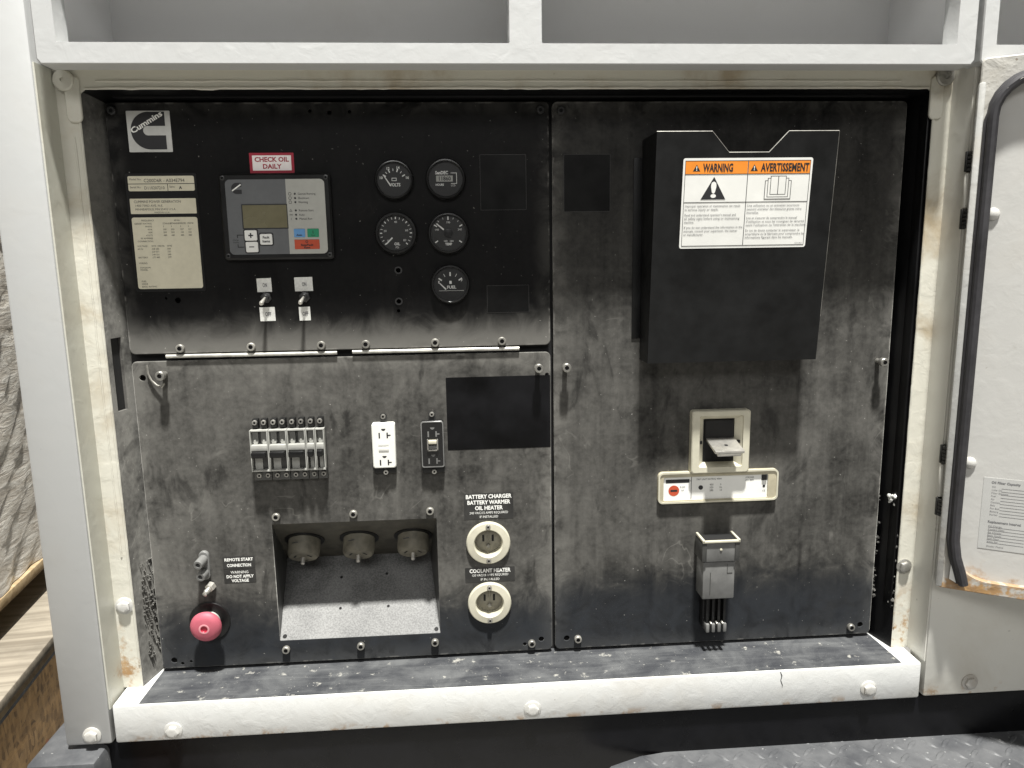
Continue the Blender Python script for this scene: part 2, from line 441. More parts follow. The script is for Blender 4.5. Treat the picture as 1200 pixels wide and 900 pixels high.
# flange round the opening: 26 mm wide at the sides, with round corners
arch = [q for q in rr(-12, 1082, -40, 796, 9) if q[1] > 100]      # right jamb top to left jamb top, anticlockwise
fl = MB().slab([(-40, -3.8), (-12, -3.8)] + arch[::-1] + [(1082, -3.8), (1109, -3.8), (1109, 832), (-40, 832)], -31, -35)
part('opening_flange', fl, 'flange', EN)
# raised caulked edges on the flange
b = MB()
for x, s in ((-13.5, 1), (1083.5, -1)):
    b.tube([(x+random.uniform(-.35, .35), -35.4, z) for z in range(30, 786, 14)], [random.uniform(1.2, 1.8) for z in range(30, 786, 14)], 7)
b.tube([(x, -35.5, 797.5+random.uniform(-.7, .7)) for x in range(-4, 1076, 14)], [random.uniform(1.2, 2.0) for z in range(-4, 1076, 14)], 7)
b.tube([(x, -35.2, 806+random.uniform(-.5, .5)) for x in range(10, 1060, 25)], [random.uniform(.9, 1.6) for z in range(10, 1060, 25)], 7)
b.tube([(-22+random.uniform(-.5, .5), -35.2, z) for z in range(190, 760, 25)], [random.uniform(.9, 1.5) for z in range(190, 760, 25)], 7)
part('sealant_bead', b, 'flange', EN)
for x, s in ((-17, 1), (1084, -1)):
    part('corner_pad', MB().slab(rr(x-10 if s > 0 else x-8, x+8 if s > 0 else x+10, 757, 812, 7), -35, -39, ch=1.2), 'flange', EN)
# black returns of the recess
b = MB()
L0, L1 = (-12, -35), (-1.5, 12)
def wq(t): return (L0[0]+(L1[0]-L0[0])*t, L0[1]+(L1[1]-L0[1])*t)
zs = [-3, 390, 488, 798]; ts = [0, .2, .62, 1]
for i in range(3):
    for j in range(3):
        if i == 1 and j == 1: continue
        (xa, ya), (xb, yb) = wq(ts[i]), wq(ts[i+1])
        b.poly([(xa, ya, zs[j]), (xb, yb, zs[j]), (xb, yb, zs[j+1]), (xa, ya, zs[j+1])], [(0, 1, 2, 3)])
(xa, ya), (xb, yb) = wq(.2), wq(.62)
b.poly([(xa, ya, 390), (xb, yb, 390), (xb, yb, 488), (xa, ya, 488), (xa-14, ya+3, 390), (xb-14, yb+3, 390), (xb-14, yb+3, 488), (xa-14, ya+3, 488)], [(0, 1, 5, 4), (2, 3, 7, 6), (1, 2, 6, 5), (3, 0, 4, 7), (4, 5, 6, 7)])
part('recess_wall', b, 'black_wall', EN)
(xa, ya), (xb, yb) = wq(.2), wq(.62)
part('slot_backing', MB().poly([(xa-4, ya+1, 390.5), (xb-4, yb+1, 390.5), (xb-4, yb+1, 487.5), (xa-4, ya+1, 487.5)], [(0, 1, 2, 3)]), 'back', EN)
b = MB().poly([(1082, -35, -3), (1071.5, 12, -3), (1071.5, 12, 798), (1082, -35, 798)], [(0, 1, 2, 3)])
b.box(1077, 1080.5, -33, -14, 60, 780, 1.2)
part('recess_wall', b, 'wall_right', EN)
part('recess_wall', MB().poly([(-12, -35, 796), (1082, -35, 796), (1082, 12, 789.5), (-12, 12, 789.5)], [(0, 1, 2, 3)]).box(20, 1060, -16, -8, 790, 794.5, 1), 'wall_right', EN)
part('back_plate', MB().slab(rr(-14, 1084, -5, 800), 16, 12, holes=[rr(160, 412, 30, 222)]), 'back', EN)
# torn sealant lumps in the lower corners
b = MB()
for i in range(170):
    z = min(170, max(30, random.gauss(100, 42))); t = random.uniform(.35, 1.0); x, y = wq(t); r = random.uniform(.6, 1.9)
    b.lathe([(r*.2, -r), (r*.9, -r*.4), (r, 0), (r*.7, r*.6), (r*.1, r)], (x+random.uniform(0, 2), y, z), (random.gauss(0, 1), random.gauss(0, 1), random.gauss(0, 1)), 6)
for i in range(46):
    z = abs(random.gauss(0, 60))+60; r = random.uniform(1.0, 3.4); t = random.choice((random.uniform(.02, .16), random.uniform(.8, .95)))
    b.lathe([(r*.2, -r), (r*.9, -r*.4), (r, 0), (r*.7, r*.6), (r*.1, r)], (1082-10.5*t-1, -35+47*t, z), (random.gauss(0, 1), random.gauss(0, 1), random.gauss(0, 1)), 6)
part('torn_sealant', b, 'black_wall', EN, kind='stuff')
b = MB()
for i in range(9):
    r = random.uniform(2, 4.5)
    b.lathe([(r*.2, -r), (r*.9, -r*.4), (r, 0), (r*.7, r*.6), (r*.1, r)], (1076+random.uniform(-4, 3), -20+random.uniform(-6, 4), 226+random.uniform(-9, 9)), (random.gauss(0, 1), random.gauss(0, 1), random.gauss(0, 1)), 6)
part('silver_foil_scrap', b, 'silver', EN)
# sill and rail along the foot
RL = part('foot_rail', MB().box(-36, 1103, -79, 14, -60, -4, 3.2), 'rail', EN)
part('sill_paint', MB().poly([(-1, -77, -3.6), (1074, -77, -3.6), (1070, 12, -3.6), (1, 12, -3.6)], [(0, 1, 2, 3)]), 'sill', EN)
part('paint_crack', MB().tube([(892, -79.3, -6), (894.5, -79.6, -12), (893, -79.4, -19), (896, -79.4, -27), (895.5, -79.3, -31)], [.3, .55, .45, .4, .2], 5), 'dsteel', EN)
for x, z in ((41.8, -45), (534.8, -42.5), (1024.8, -40)): inst('bolt', ME_B, EN, x, -79, z, (0, random.uniform(0, 1), 0))
inst('bolt', ME_B, EN, -65, -80, -45, (0, .3, 0)); inst('bolt', ME_B, EN, 1177, -80, -38, (0, .7, 0))
inst('bolt', ME_B, EN, -25, -35, 119, (0, .2, 0)); inst('bolt', ME_B2, EN, 1092, -35, 126, (0, .5, 0))
rnd = MB().lathe([(12.5, 0), (12.5, 3), (11, 4.5), (4, 5), (2.4, 5), (2.4, 3), (.1, 3)], (0, 0, 0), cap=False).mesh('corner_bolt', ['flange'])
rn2 = MB().lathe([(12.5, 0), (12.5, 3), (11, 4.5), (4.5, 5), (3.6, 3), (.1, 3)], (0, 0, 0), cap=False).mesh('corner_bolt', ['steel2'])
inst('corner_bolt', rnd, EN, -26, -38, 806); inst('corner_bolt', rn2, EN, 1093, -38, 811)
# right-hand body panel
part('side_panel', MB().box(1108, 1900, -80, -40, -58, 826, 4), 'right', EN)
# upper locker with two openings, and its neighbour
def locker(name, x0, x1, wins, label):
    o = thing(name, label, 'cabinet', ((x0+x1)/2, -90, 813))
    part('frame', MB().slab([(x0, 818), (x0+4, 813), (x1-4, 813), (x1, 818), (x1, 1000), (x0, 1000)], -60, -90, holes=[rr(a, c, 836.5, 960, 1.5, 2) for a, c in wins], ch=1.4), 'box', o)
    part('bottom_lip', MB().poly([(x0+3, -88, 813.2), (x1-3, -88, 813.2), (x1-3, -34, 821), (x0+3, -34, 821), (x0+3, -34, 829), (x1-3, -34, 829), (x0+3, -62, 829), (x1-3, -62, 829)], [(0, 1, 2, 3), (3, 2, 5, 4), (4, 5, 7, 6)]), 'flange', o)
    for a, c in wins:
        q = MB()
        A, C_, Z0, Z1, Y0, Y1 = a-8, c+8, 829, 968, -60.5, 82
        q.poly([(A, Y0, Z0), (C_, Y0, Z0), (C_, Y0, Z1), (A, Y0, Z1), (A, Y1, Z0), (C_, Y1, Z0), (C_, Y1, Z1), (A, Y1, Z1)], [(0, 1, 5, 4), (1, 2, 6, 5), (2, 3, 7, 6), (3, 0, 4, 7), (4, 5, 6, 7)])
        part('liner', q, 'liner', o)
    return o
locker('upper_locker', -29, 1097, [(-5, 516), (554.5, 1072)], 'white locker frame with two open grey bays above the control panels')
locker('upper_locker', 1104, 1700, [(1123, 1650)], 'white locker frame above the open gasketed door')

# black skid base, step
BS = thing('skid_base', 'glossy black skid base under the white foot rail', 'base', (500, 0, -160))
part('beam', MB().box(-60, 2000, -70, -20, -160, -61, 5), 'base', BS)
part('corner_block', MB().box(-142, -50, -110, 600, -140, -66, 8), 'tread', BS)
part('lower_web', MB().box(-60, 2000, -60, -30, -400, -160), 'base', BS)
ST = thing('step_plate', 'grey tread plate step with raised bars beside the black skid base', 'step', (1000, -200, -140))
out = [(610, -420), (612, -150), (622, -118), (645, -93), (690, -76), (760, -65), (860, -56), (1000, -50), (1500, -46), (1500, -420)]
b = MB(); b.xf = Matrix(((1, 0, 0, 0), (0, 0, 1, 0), (0, 1, 0, 0), (0, 0, 0, 1)))   # outline drawn in x-y, sheet faces up
b.slab(out, -137, -130)
part('plate', b, 'tread', ST)
b = MB()
def bar(cx, cy, a, L=15, wd=4.2, h=1.6):
    ca, sa = math.cos(a), math.sin(a); n = 10; ring = [(L*math.cos(2*math.pi*i/n)*(1 if abs(math.cos(2*math.pi*i/n)) < .99 else 1.0), wd*math.sin(2*math.pi*i/n)) for i in range(n)]
    P = lambda k, z: [b.v(cx+(p*ca-q*sa)*k, cy+(p*sa+q*ca)*k, z) for p, q in ring]
    lo, hi = P(1, -130.2), P(.62, -130+h)
    for i in range(n): b.f([lo[i], lo[(i+1) % n], hi[(i+1) % n], hi[i]])
    b.f(hi)
for i in range(0, 34):
    for j in range(0, 14):
        x = 625+i*26; y = -60-j*26
        if x < 700 and y > -110: continue
        if x < 900 and y > -80: continue
        bar(x, y, R(38) if (i+j) % 2 else R(-52))
part('raised_bar', b, 'tread', ST, kind='stuff')

# ------------------------------------------------------------------ the three black panels
def hole(x, z, r): return circ(x, z, r, 14)
def panel(name, rect, holes, mat, label, at, r=7):
    return solo(name, MB().slab(rr(*rect, r), 3, 0, ch=.8, holes=holes), mat, label, 'panel', at)
M['pan_up'] = grimy_black('panel_black_upper', (.002, .573, .4635, .788), .05, rim=.22, low_edge=.8)
M['pan_lo'] = grimy_black('panel_black_lower', (.002, .573, .0015, .4535), .95, clean_foot=.085, rim=.5, runs=.7)
M['pan_ri'] = grimy_black('panel_black_right', (.5775, 1.068, .0015, .788), .72, clean_foot=.105, rim=.42, runs=1.1, top_shade=(.42, .72, .42))
UP = panel('control_panel', (2, 573, 463.5, 788), [hole(260, 777, 2.5), hole(285, 775, 3), hole(311, 776, 2.5), hole(366, 570, 3), hole(365, 528, 3), hole(364, 515, 2.4), hole(71, 535, 4), hole(56, 538, 1.6)],
           'pan_up', 'black sheet steel panel carrying the round gauges and display', (287, 0, 463.5))
LO = panel('outlet_panel', (2, 573, 1.5, 453.5), [rr(172, 406, 36.5, 215.5, 1), circ(480, 175.5, 22, 24), circ(480, 82, 22, 24), hole(15, 431, 4.5), hole(568, 421, 3), hole(531.5, 12, 3), hole(556.5, 18.8, 4.2), hole(19, 14, 4.6), hole(30.5, 8.5, 2.6), hole(42.7, 11, 2.2)],
           'pan_lo', 'dusty black steel panel with the outlets and the recessed receptacle box', (287, 0, 1.5))
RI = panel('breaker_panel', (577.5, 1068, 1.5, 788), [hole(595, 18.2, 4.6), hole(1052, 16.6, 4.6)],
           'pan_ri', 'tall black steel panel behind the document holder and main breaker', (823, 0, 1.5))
for x in (69.4, 163.4, 257.5, 317.7, 412.6, 505): inst('screw', ME_S, UP, x, 0, 470.5, (0, random.random(), 0))
for x, z in ((7.5+4, 777.6), (561.5, 777)): inst('screw', ME_D, UP, x, 0, z)
ring = MB().lathe([(3.4, 0), (5.2, 0), (5.2, 1), (3.4, 1), (3.0, -1)], (0, 0, 0), cap=False, n=16).mesh('grommet', ['dsteel'])
for x, z in ((366, 570), (365, 528)): inst('grommet', ring, UP, x, 0, z)
for x0, x1 in ((49.5, 278), (299, 529)):
    part('hinge_rod', MB().tube([(x0, -1.5, 460), (x1, -1.5, 459.4)], 2.5, 10), 'rodw', UP)
inst('screw', ME_L, LO, 45.7, 0, 436, (0, .3, 0)); inst('screw', ME_L, LO, 554.8, 0, 433, (0, .3, 0))
for x in (180, 288.3, 397.2): inst('screw', ME_S, LO, x, 0, 227.5, (0, random.random(), 0)); inst('screw', ME_S, LO, x+.5, 0, 23.4, (0, random.random(), 0))
inst('screw', ME_S, LO, 541.8, 0, 13.9)
part('chain', MB().tube([(23, -1.5, 449), (24, -3, 437), (28, -4, 428), (35, -5, 421), (42, -7, 419), (46, -8, 424)], 1.5, 6), 'steel2', LO)
inst('screw', ME_D, RI, 588.9, 0, 776); inst('screw', ME_L, RI, 593.5, 0, 433); inst('screw', ME_L, RI, 1050, 0, 429)
inst('screw', ME_S, RI, 611.6, 0, 17.3); inst('screw', ME_S, RI, 1036, 0, 14.6)

# ghosts of removed labels
def patch(x0, x1, z0, z1, mat, label):
    o = solo('label_patch', MB().slab(rr(x0, x1, z0, z1, 1, 2), 0.05, -.35), mat, label, 'label', ((x0+x1)/2, 0, z0))
    if mat == 'ghost': part('dusty_edge', MB().slab(rr(x0-.3, x1+.3, z0-.3, z1+.3, 1, 2), 0.04, -.4, holes=[rr(x0+.2, x1-.2, z0+.2, z1-.2, .6, 2)]), 'clear', o)
    return o
patch(425.5, 572.4, 316, 420.5, 'patch', 'large blank glossy black label beside the black outlet')
patch(480, 541.5, 648.5, 720.5, 'ghost', 'blank black square label beside the hour meter')
patch(486, 543.5, 510, 547, 'ghost', 'small blank black label beside the fuel gauge')
patch(593, 656, 645, 720, 'ghost', 'blank black square label between the panel seam and the document holder')

# ------------------------------------------------------------------ logo plate, rating plate, stickers on the control panel
def emblem(b, x0, z0, s, y, mi):
    """dark C-shaped disc with a bar slot cut from the right and a diagonal band"""
    b.mi = mi; cx, cz, r = x0+.50*s, z0+.5*s, .44*s
    n = 40; pts = []
    for i in range(n+1):
        a = R(90+180*i/n); pts.append((cx+.02*s+r*math.cos(a)*1.0, cz+r*math.sin(a)))
    xr = x0+.90*s
    sl = .11*s
    slot = [(cx-.02*s+sl*math.cos(R(a)), cz+sl*math.sin(R(a))) for a in range(270, 89, -20)]
    b.slab(pts + [(xr, cz-r), (xr, cz-sl)] + slot + [(xr, cz+sl), (xr, cz+r)], y+.05, y)
lg = thing('logo_plate', 'square silver emblem plate with a black C shape and diagonal lettering', 'sign', (55, 0, 726.5))
part('plate', MB().slab(rr(28, 82.5, 726.5, 777.5, 1, 2), 0, -.8), 'silver', lg)
b = MB(); emblem(b, 28, 726.5, 53, -1.0, 0); part('emblem', b, 'ink', lg)
part('lettering', MB().text('Cummins', 52.5, 763.5, 6.6, -1.3, w=46, bold=True, ang=30), 'white', lg)

rp = thing('rating_plate', 'tall beige rating plate with rows of small print on the control panel', 'sign', (64, 0, 550.5))
part('border', MB().slab(rr(18.5, 109, 547, 700, 3), 0, -.5), 'bplastic', rp)
b = MB().slab(rr(22, 106, 677.5, 696.5, 2), -.4, -.9); b.slab(rr(22, 106, 648.5, 668, 1), -.4, -.9); b.slab(rr(22, 106, 551, 644, 3), -.4, -.9)
part('field', b, 'beige', rp)
b = MB(); Y = -1.05
b.text('Model No:', 24, 692.5, 2.4, Y, 'L'); b.text('C200D6R - A034E794', 42, 690.8, 4.2, Y, 'L', w=52)
b.slab(rr(22, 106, 686.2, 687), -.9, Y); b.slab(rr(71.5, 72.2, 677.5, 686.2), -.9, Y)
b.text('Serial No:', 24, 682.5, 2.4, Y, 'L'); b.text('D110207210', 42, 681.5, 3.8, Y, 'L', w=26); b.text('Spec:', 74, 683, 2.4, Y, 'L'); b.text('A', 88, 681.5, 3.6, Y, bold=True)
b.text('CUMMINS POWER GENERATION', 27, 664, 3.2, Y, 'L', w=60); b.text('1400 73RD AVE. N.E.', 28, 659, 2.6, Y, 'L', w=36)
b.text('MINNEAPOLIS, MN 55432 U.S.A.', 28, 654.3, 2.6, Y, 'L', w=52); b.text('MADE IN U.S.A.', 62, 650.2, 2, Y)
rows = [(34, 'FREQUENCY'), (76, '60 Hz')]
for x, t in rows: b.text(t, x, 640, 2, Y, 'L')
z = 636
for t, c in (('GENSET RATING', ('STANDBY', 'PRIME')), ('PHASE', ('3', '3')), ('KVA', ('250', '227')), ('KW', ('200', '182')), ('VOLTS', ('480', '480')), ('PF AMPERES', ('', '')), ('CONNECTION', ('', ''))):
    b.text(t, 47, z, 2, Y, 'R')
    for k, q in enumerate(c):
        if q:
            b.text(q, 61+22*k, z, 2, Y, 'L'); b.text(q, 71+22*k, z, 2, Y, 'L')
    z -= 3.8
z = 607
for t, c in (('VOLTAGE', 'WYE  DELTA'), ('60 Hz', '208 602'), ('', '220 571'), ('', '240 521'), ('BATTERY', '277 480'), ('', ''), ('WIRING', '')):
    if t: b.text(t, 26, z, 2, Y, 'L')
    if c: b.text(c, 44, z, 2, Y, 'L'); b.text(c[:3], 64, z, 2, Y, 'L')
    z -= 3.7
for t, zz in (('DIAGRAM', 579), ('MODEL', 576), ('FUEL', 561), ('MADE', 557.5), ('BASIC RATING', 554)): b.text(t, 27, zz, 2, Y, 'L')
part('lettering', b, 'ink', rp)

ck = thing('oil_sticker', 'red bordered sticker reading CHECK OIL DAILY above the display', 'sticker', (207, 0, 699))
part('border', MB().slab(rr(178.6, 235.8, 699, 724.7, .6, 2), 0, -.35), 'red', ck)
part('field', MB().slab(rr(182.3, 232.3, 702.3, 721.4, .4, 2), -.3, -.5), 'pink', ck)
part('lettering', MB().text('CHECK OIL', 207.2, 716.3, 5.6, -.62, w=44, bold=True).text('DAILY', 207.2, 707.5, 5.6, -.62, w=24, bold=True), 'red', ck)

# display unit
DU = thing('display_unit', 'grey generator controller with small screen and coloured keys', 'controller', (210, 0, 587))
part('bezel', MB().slab(rr(139, 282.5, 587, 698, 5), 0, -9, ch=2.5), 'bplastic', DU)
part('overlay', MB().slab(rr(147.5, 275, 594, 690.3, 6), -8.9, -9.6), 'gface', DU)
pts = [p for p in rr(147.5, 275, 594, 690.3, 6) if p[0] > 226]
part('light_overlay', MB().slab([(225, 594)] + pts[:12] + [(225, 690.3)], -9.5, -9.9), 'lface', DU)
scr = part('screen', MB().slab(rr(167.4, 224.6, 628, 657.8, .5, 2), -9.5, -10), 'lcd', DU)
part('screen_edge', MB().slab(rr(166.3, 225.4, 627, 658.8, .5, 2), -9.55, -10.2, holes=[rr(167.6, 224.4, 628.2, 657.6, .5, 2)]), 'ink', scr)
b = MB(); emblem(b, 154, 671, 16, -9.85, 0); part('emblem', b, 'ink', DU)
b = MB(); b.xf = Matrix.Translation((162, -9.95, 680)) @ Matrix.Rotation(R(-35), 4, 'Y'); b.box(-7, 7, -.05, .05, -.8, .8); part('emblem_band', b, 'white', DU)
def key(x0, x1, z0, z1, mat, r=1.8):
    o = part('key_surround', MB().slab(rr(x0-1.6, x1+1.6, z0-1.6, z1+1.6, r+1), -9.5, -9.9), 'ink', DU) if mat == 'paper' else None
    return part('key', MB().slab(rr(x0, x1, z0, z1, r), -9.6, -10.8, ch=.5), mat, DU)
key(168, 184, 612, 625.5, 'paper'); key(168.5, 184.5, 597, 610.5, 'paper'); key(187.5, 203.5, 606.5, 620.5, 'paper')
key(232, 246.5, 615.5, 626.5, 'blue', .8); key(249.5, 264.5, 615.5, 626.5, 'green', .8); key(232, 264.5, 600, 612.5, 'redb', .8)
b = MB(); Y = -11
b.text('+', 176, 618.5, 8, Y, bold=True); b.box(173, 179.5, -11.05, -11, 603.3, 604.4); b.text('Fault', 195.5, 616, 3, Y, bold=True); b.text('Items', 195.5, 611, 3, Y, bold=True)
b.text('Auto', 239, 618.5, 2.4, Y, bold=True); b.text('Run', 257, 618, 2.2, Y); b.box(256.6, 257.4, -11.05, -11, 620, 624)
b.text('O', 248.2, 609.8, 3.2, Y, bold=True); b.text('Stop/Fault', 248.2, 605.4, 2.7, Y, bold=True); b.text('Reset', 248.2, 602, 2.4, Y, bold=True)
Y = -10.05
for t, z in (('Genset Running', 671.5), ('Shutdown', 666), ('Warning', 660.8), ('Remote Start', 650.2), ('Auto', 644.7), ('Manual Run', 639.5)):
    b.text(t, 240, z, 2.7, Y, 'L', sx=.9)
for z in (671.5, 666, 660.8): b.slab(circ(229.8, z, 2.1, 12), -10, Y, holes=[circ(229.8, z, 1.6, 12)])
b.slab([(227.8, 648.9), (231.8, 648.9), (229.8, 652.2)], -10, Y, holes=[[(228.6, 649.4), (231, 649.4), (229.8, 651.4)]]); b.text('SRS', 230, 644.7, 2, Y); b.text('I', 229.8, 639.5, 2.8, Y)
b.text('Change', 156, 613, 1.8, -9.75); b.text('Display', 156, 610, 1.8, -9.75)
b.box(158, 166, -9.8, -9.75, 618.8, 619.8); b.box(158, 159, -9.8, -9.75, 615.5, 619); b.box(158, 166, -9.8, -9.75, 603.2, 604.2); b.box(158, 159, -9.8, -9.75, 604, 607.5)
part('lettering', b, 'ink', DU)
for z in (671.5, 666, 660.8, 650.2, 644.7, 639.5): part('indicator', MB().lathe([(1.3, 0), (1.3, .5), (.8, .8)], (236.3, -9.8, z), n=12), 'ink', DU)
cs = MB().lathe([(3.2, 0), (3.2, .6), (2.2, 1), (1.2, 1), (1.2, .2), (.1, .2)], (0, 0, 0), n=12, cap=False).mesh('screw', ['dsteel'])
for x, z in ((144.5, 692.5), (277, 692.5), (144.5, 592.5), (277, 592.5)): inst('screw', cs, DU, x, -8.8, z)

# gauges
def gauge(x, z, rb, rd, label, dialmat, draw, needle=None):
    g = thing('gauge', label, 'gauge', (x, 0, z-rb), 'gauges on the control panel')
    part('bezel', MB().lathe([(rb, 0), (rb, 4), (rb*.985, 6.5), (rb*.93, 8.6), (rd+1.2, 8.8), (rd+.2, 7.4), (rd, 4)], (x, 0, z), n=40, cap=False), 'bgloss', g)
    d = part('dial', MB().lathe([(rd+.6, 0), (rd+.6, 4.2)], (x, 0, z), n=40), dialmat, g)
    b = MB(); draw(b, x, z, rd, -4.5); part('markings', b, 'white', d)
    if needle:
        x0, z0, x1, z1, w = needle
        dx, dz = x1-x0, z1-z0; L = math.hypot(dx, dz); nx, nz = -dz/L*w, dx/L*w
        part('needle', MB().slab([(x0+nx, z0+nz), (x0-nx, z0-nz), (x1-nx*.6, z1-nz*.6), (x1+nx*.6, z1+nz*.6)], -5, -5.5), 'white', g)
    part('glass', MB().lathe([(rd+.4, 6.9), (rd+.4, 7.2)], (x, 0, z), n=40), 'glass', g)
    return g
def tick(b, x, z, r0, r1, a, w, y):
    ca, sa = math.cos(R(a)), math.sin(R(a))
    b.slab([(x+r0*ca-w*sa, z+r0*sa+w*ca), (x+r0*ca+w*sa, z+r0*sa-w*ca), (x+r1*ca+w*sa, z+r1*sa-w*ca), (x+r1*ca-w*sa, z+r1*sa+w*ca)], y+.1, y)
def d_volt(b, x, z, r, y):
    for a, t in ((162, '10'), (116, '12'), (72, '14'), (18, '16')):
        tick(b, x, z-2, r*.56, r*.76, a if a not in (162, 18) else (150 if a == 162 else 30), .75, y)
        aa = R(a if a not in (162, 18) else (168 if a == 162 else 12)); b.text(t, x+r*.86*math.cos(aa)*.93, z+r*.80*math.sin(aa)*.98-1, 3.2, y, bold=True)
    for a in (133, 94, 51): tick(b, x, z-2, r*.60, r*.74, a, .4, y)
    b.slab(rr(x-3.2, x+3.2, z-1.6, z+2.4), y+.1, y, holes=[rr(x-2.5, x+2.5, z-.9, z+1.6)])
    b.text('VOLTS', x+1, z-6.5, 4, y, w=14, bold=True)
gauge(365.7, 688.8, 26, 22, 'round voltmeter gauge reading VOLTS with white needle', 'dial', d_volt, (365.7-5, 688.8-7.5, 365.7-13.5, 688.8+5.5, .9))
def d_hour(b, x, z, r, y):
    b.text('SenDEC', x-5, z+8, 4, y, w=17, bold=True); b.text('HOURS', x-8, z-7.5, 2.6, y, w=11, bold=True); b.text('LCD', x+10, z-8.5, 2.4, y, w=6)
    for q in (rr(x+7, x+15, z+7.2, z+7.9), rr(x+14.3, x+15, z-6, z+7.2), rr(x+7, x+15, z-6.4, z-5.7)): b.slab(q, y+.1, y)
hm = gauge(433.7, 689.3, 27, 22.5, 'round hour meter gauge with a small digital counter', 'dial', d_hour)
ct = part('counter', MB().slab(rr(433.7-12.5, 433.7+9.5, 689.3-3.5, 689.3+4.2), -4.3, -4.9), 'lface', hm)
part('digits', MB().text('11860', 433.7-1.5, 689.3+.4, 5, -5.1, w=17, bold=True), 'ink', ct)
def d_oil(b, x, z, r, y):
    for a in range(225, -46, -15): tick(b, x, z, r*.80, r*.93, a, .35 if (225-a) % 45 else .7, y)
    b.text('OIL', x+1, z-r*.62, 3.4, y, bold=True); b.text('PSI', x+1, z-r*.82, 2.6, y)
    for t, a in (('0', 222), ('20', 168), ('40', 90), ('60', 14), ('80', -40)): b.text(t, x+r*.64*math.cos(R(a)), z+r*.64*math.sin(R(a)), 2.7, y)
gauge(365.3, 619.4, 28.5, 23, 'round oil pressure gauge marked PSI with faded grey dial', 'dialg', d_oil, (365.3-5, 619.4-6, 365.3-13.5, 619.4-14.5, 1))
def d_temp(b, x, z, r, y):
    for a in (215, 150, 90, 30, -35): tick(b, x, z, r*.74, r*.93, a, .75, y)
    for a in (130, 110, 70, 50): tick(b, x, z, r*.82, r*.92, a, .3, y)
    b.text('TEMP', x, z-r*.62, 3, y, w=9, bold=True); b.text('100   280', x, z-r*.45, 2.4, y)
    b.text('190', x, z+r*.60, 2.6, y); b.text('140', x-r*.66, z+r*.2, 2.6, y); b.text('240', x+r*.66, z+r*.2, 2.6, y)
tg = gauge(435.3, 618.5, 28, 23.5, 'round engine temperature gauge with white needle pointing up left', 'dialg', d_temp, (435.3-6, 618.5+4.5, 435.3-15.5, 618.5+12.5, 1.1))
part('hub', MB().lathe([(6, 4), (6, 5.6), (4.5, 6.2)], (435.3, 0, 618.5), n=18), 'bplastic', tg)
def d_fuel(b, x, z, r, y):
    for a in (145, 90, 35): tick(b, x, z-3, r*.62, r*.86, a, .9, y)
    for a in (118, 62): tick(b, x, z-3, r*.66, r*.84, a, .35, y)
    b.text('FUEL', x+1.5, z-4, 3.8, y, w=12.5, bold=True); b.text('E', x-15.5, z+3, 3, y, bold=True); b.text('F', x+15.5, z+5, 3, y, bold=True)
    b.slab(rr(x-1.4, x+1.8, z+.5, z+4.5), y+.1, y); b.slab(rr(x-16, x+18, z-9, z-8.6), y+.1, y)
gauge(436, 550.2, 27, 22.5, 'round fuel gauge reading FUEL with needle near empty', 'dial', d_fuel, (436-6, 550.2-7, 436-14.5, 550.2+1.5, 1.0))

# toggle switches with paper tags
for x, tx, tz, who in ((187.6, -3.4, -7, 'left'), (238.6, -2.5, -6.5, 'right')):
    lab = 'small silver toggle switch under the widest paper tag, nearer the gauges' if who == 'right' else 'small silver toggle switch nearer the beige rating plate'
    s = thing('toggle_switch', lab, 'switch', (x, 0, 530), 'toggle switches')
    part('nut', MB().lathe([(7.5, 0), (7.5, 2.6), (6, 3.4)], (x, 0, 536.5), n=6).lathe([(4.5, 3), (4.5, 7), (3.6, 8)], (x, 0, 536.5), n=18), 'dsteel', s)
    part('lever', MB().tube([(x, -7, 536.5), (x-.8, -12, 534), (x-1.5, -20, 530.5), (x-1.8, -23, 529.5)], [1.6, 1.9, 3.1, 2.2], 12), 'zinc', s)
for x0, x1, z0, z1, t, lab in ((176.3, 195.6, 544.3, 562.2, 'ON', 'white paper tag above the toggle switch nearer the rating plate'), (177.5, 197.8, 505, 523.4, 'OFF', 'white paper tag under the toggle switch nearer the rating plate'),
                          (226.2, 250.2, 544.4, 562.8, 'ON', 'widest white paper tag above a toggle switch'), (229.8, 244.8, 504.7, 522.9, 'OFF', 'narrowest white paper tag under a toggle switch')):
    g = thing('paper_tag', lab, 'label', ((x0+x1)/2, 0, z0), 'paper tags by the toggle switches')
    part('paper', MB().slab([(x0, z1), (x1, z1+.4), (x1+.3, z0), (x0+.3, z0-.2)], 0, -.4), 'tag', g)
    part('lettering', MB().text(t, (x0+x1)/2+1, (z0+z1)/2, 5.2, -.6, w=6 if len(t) == 2 else 8, bold=True), 'inkg', g)

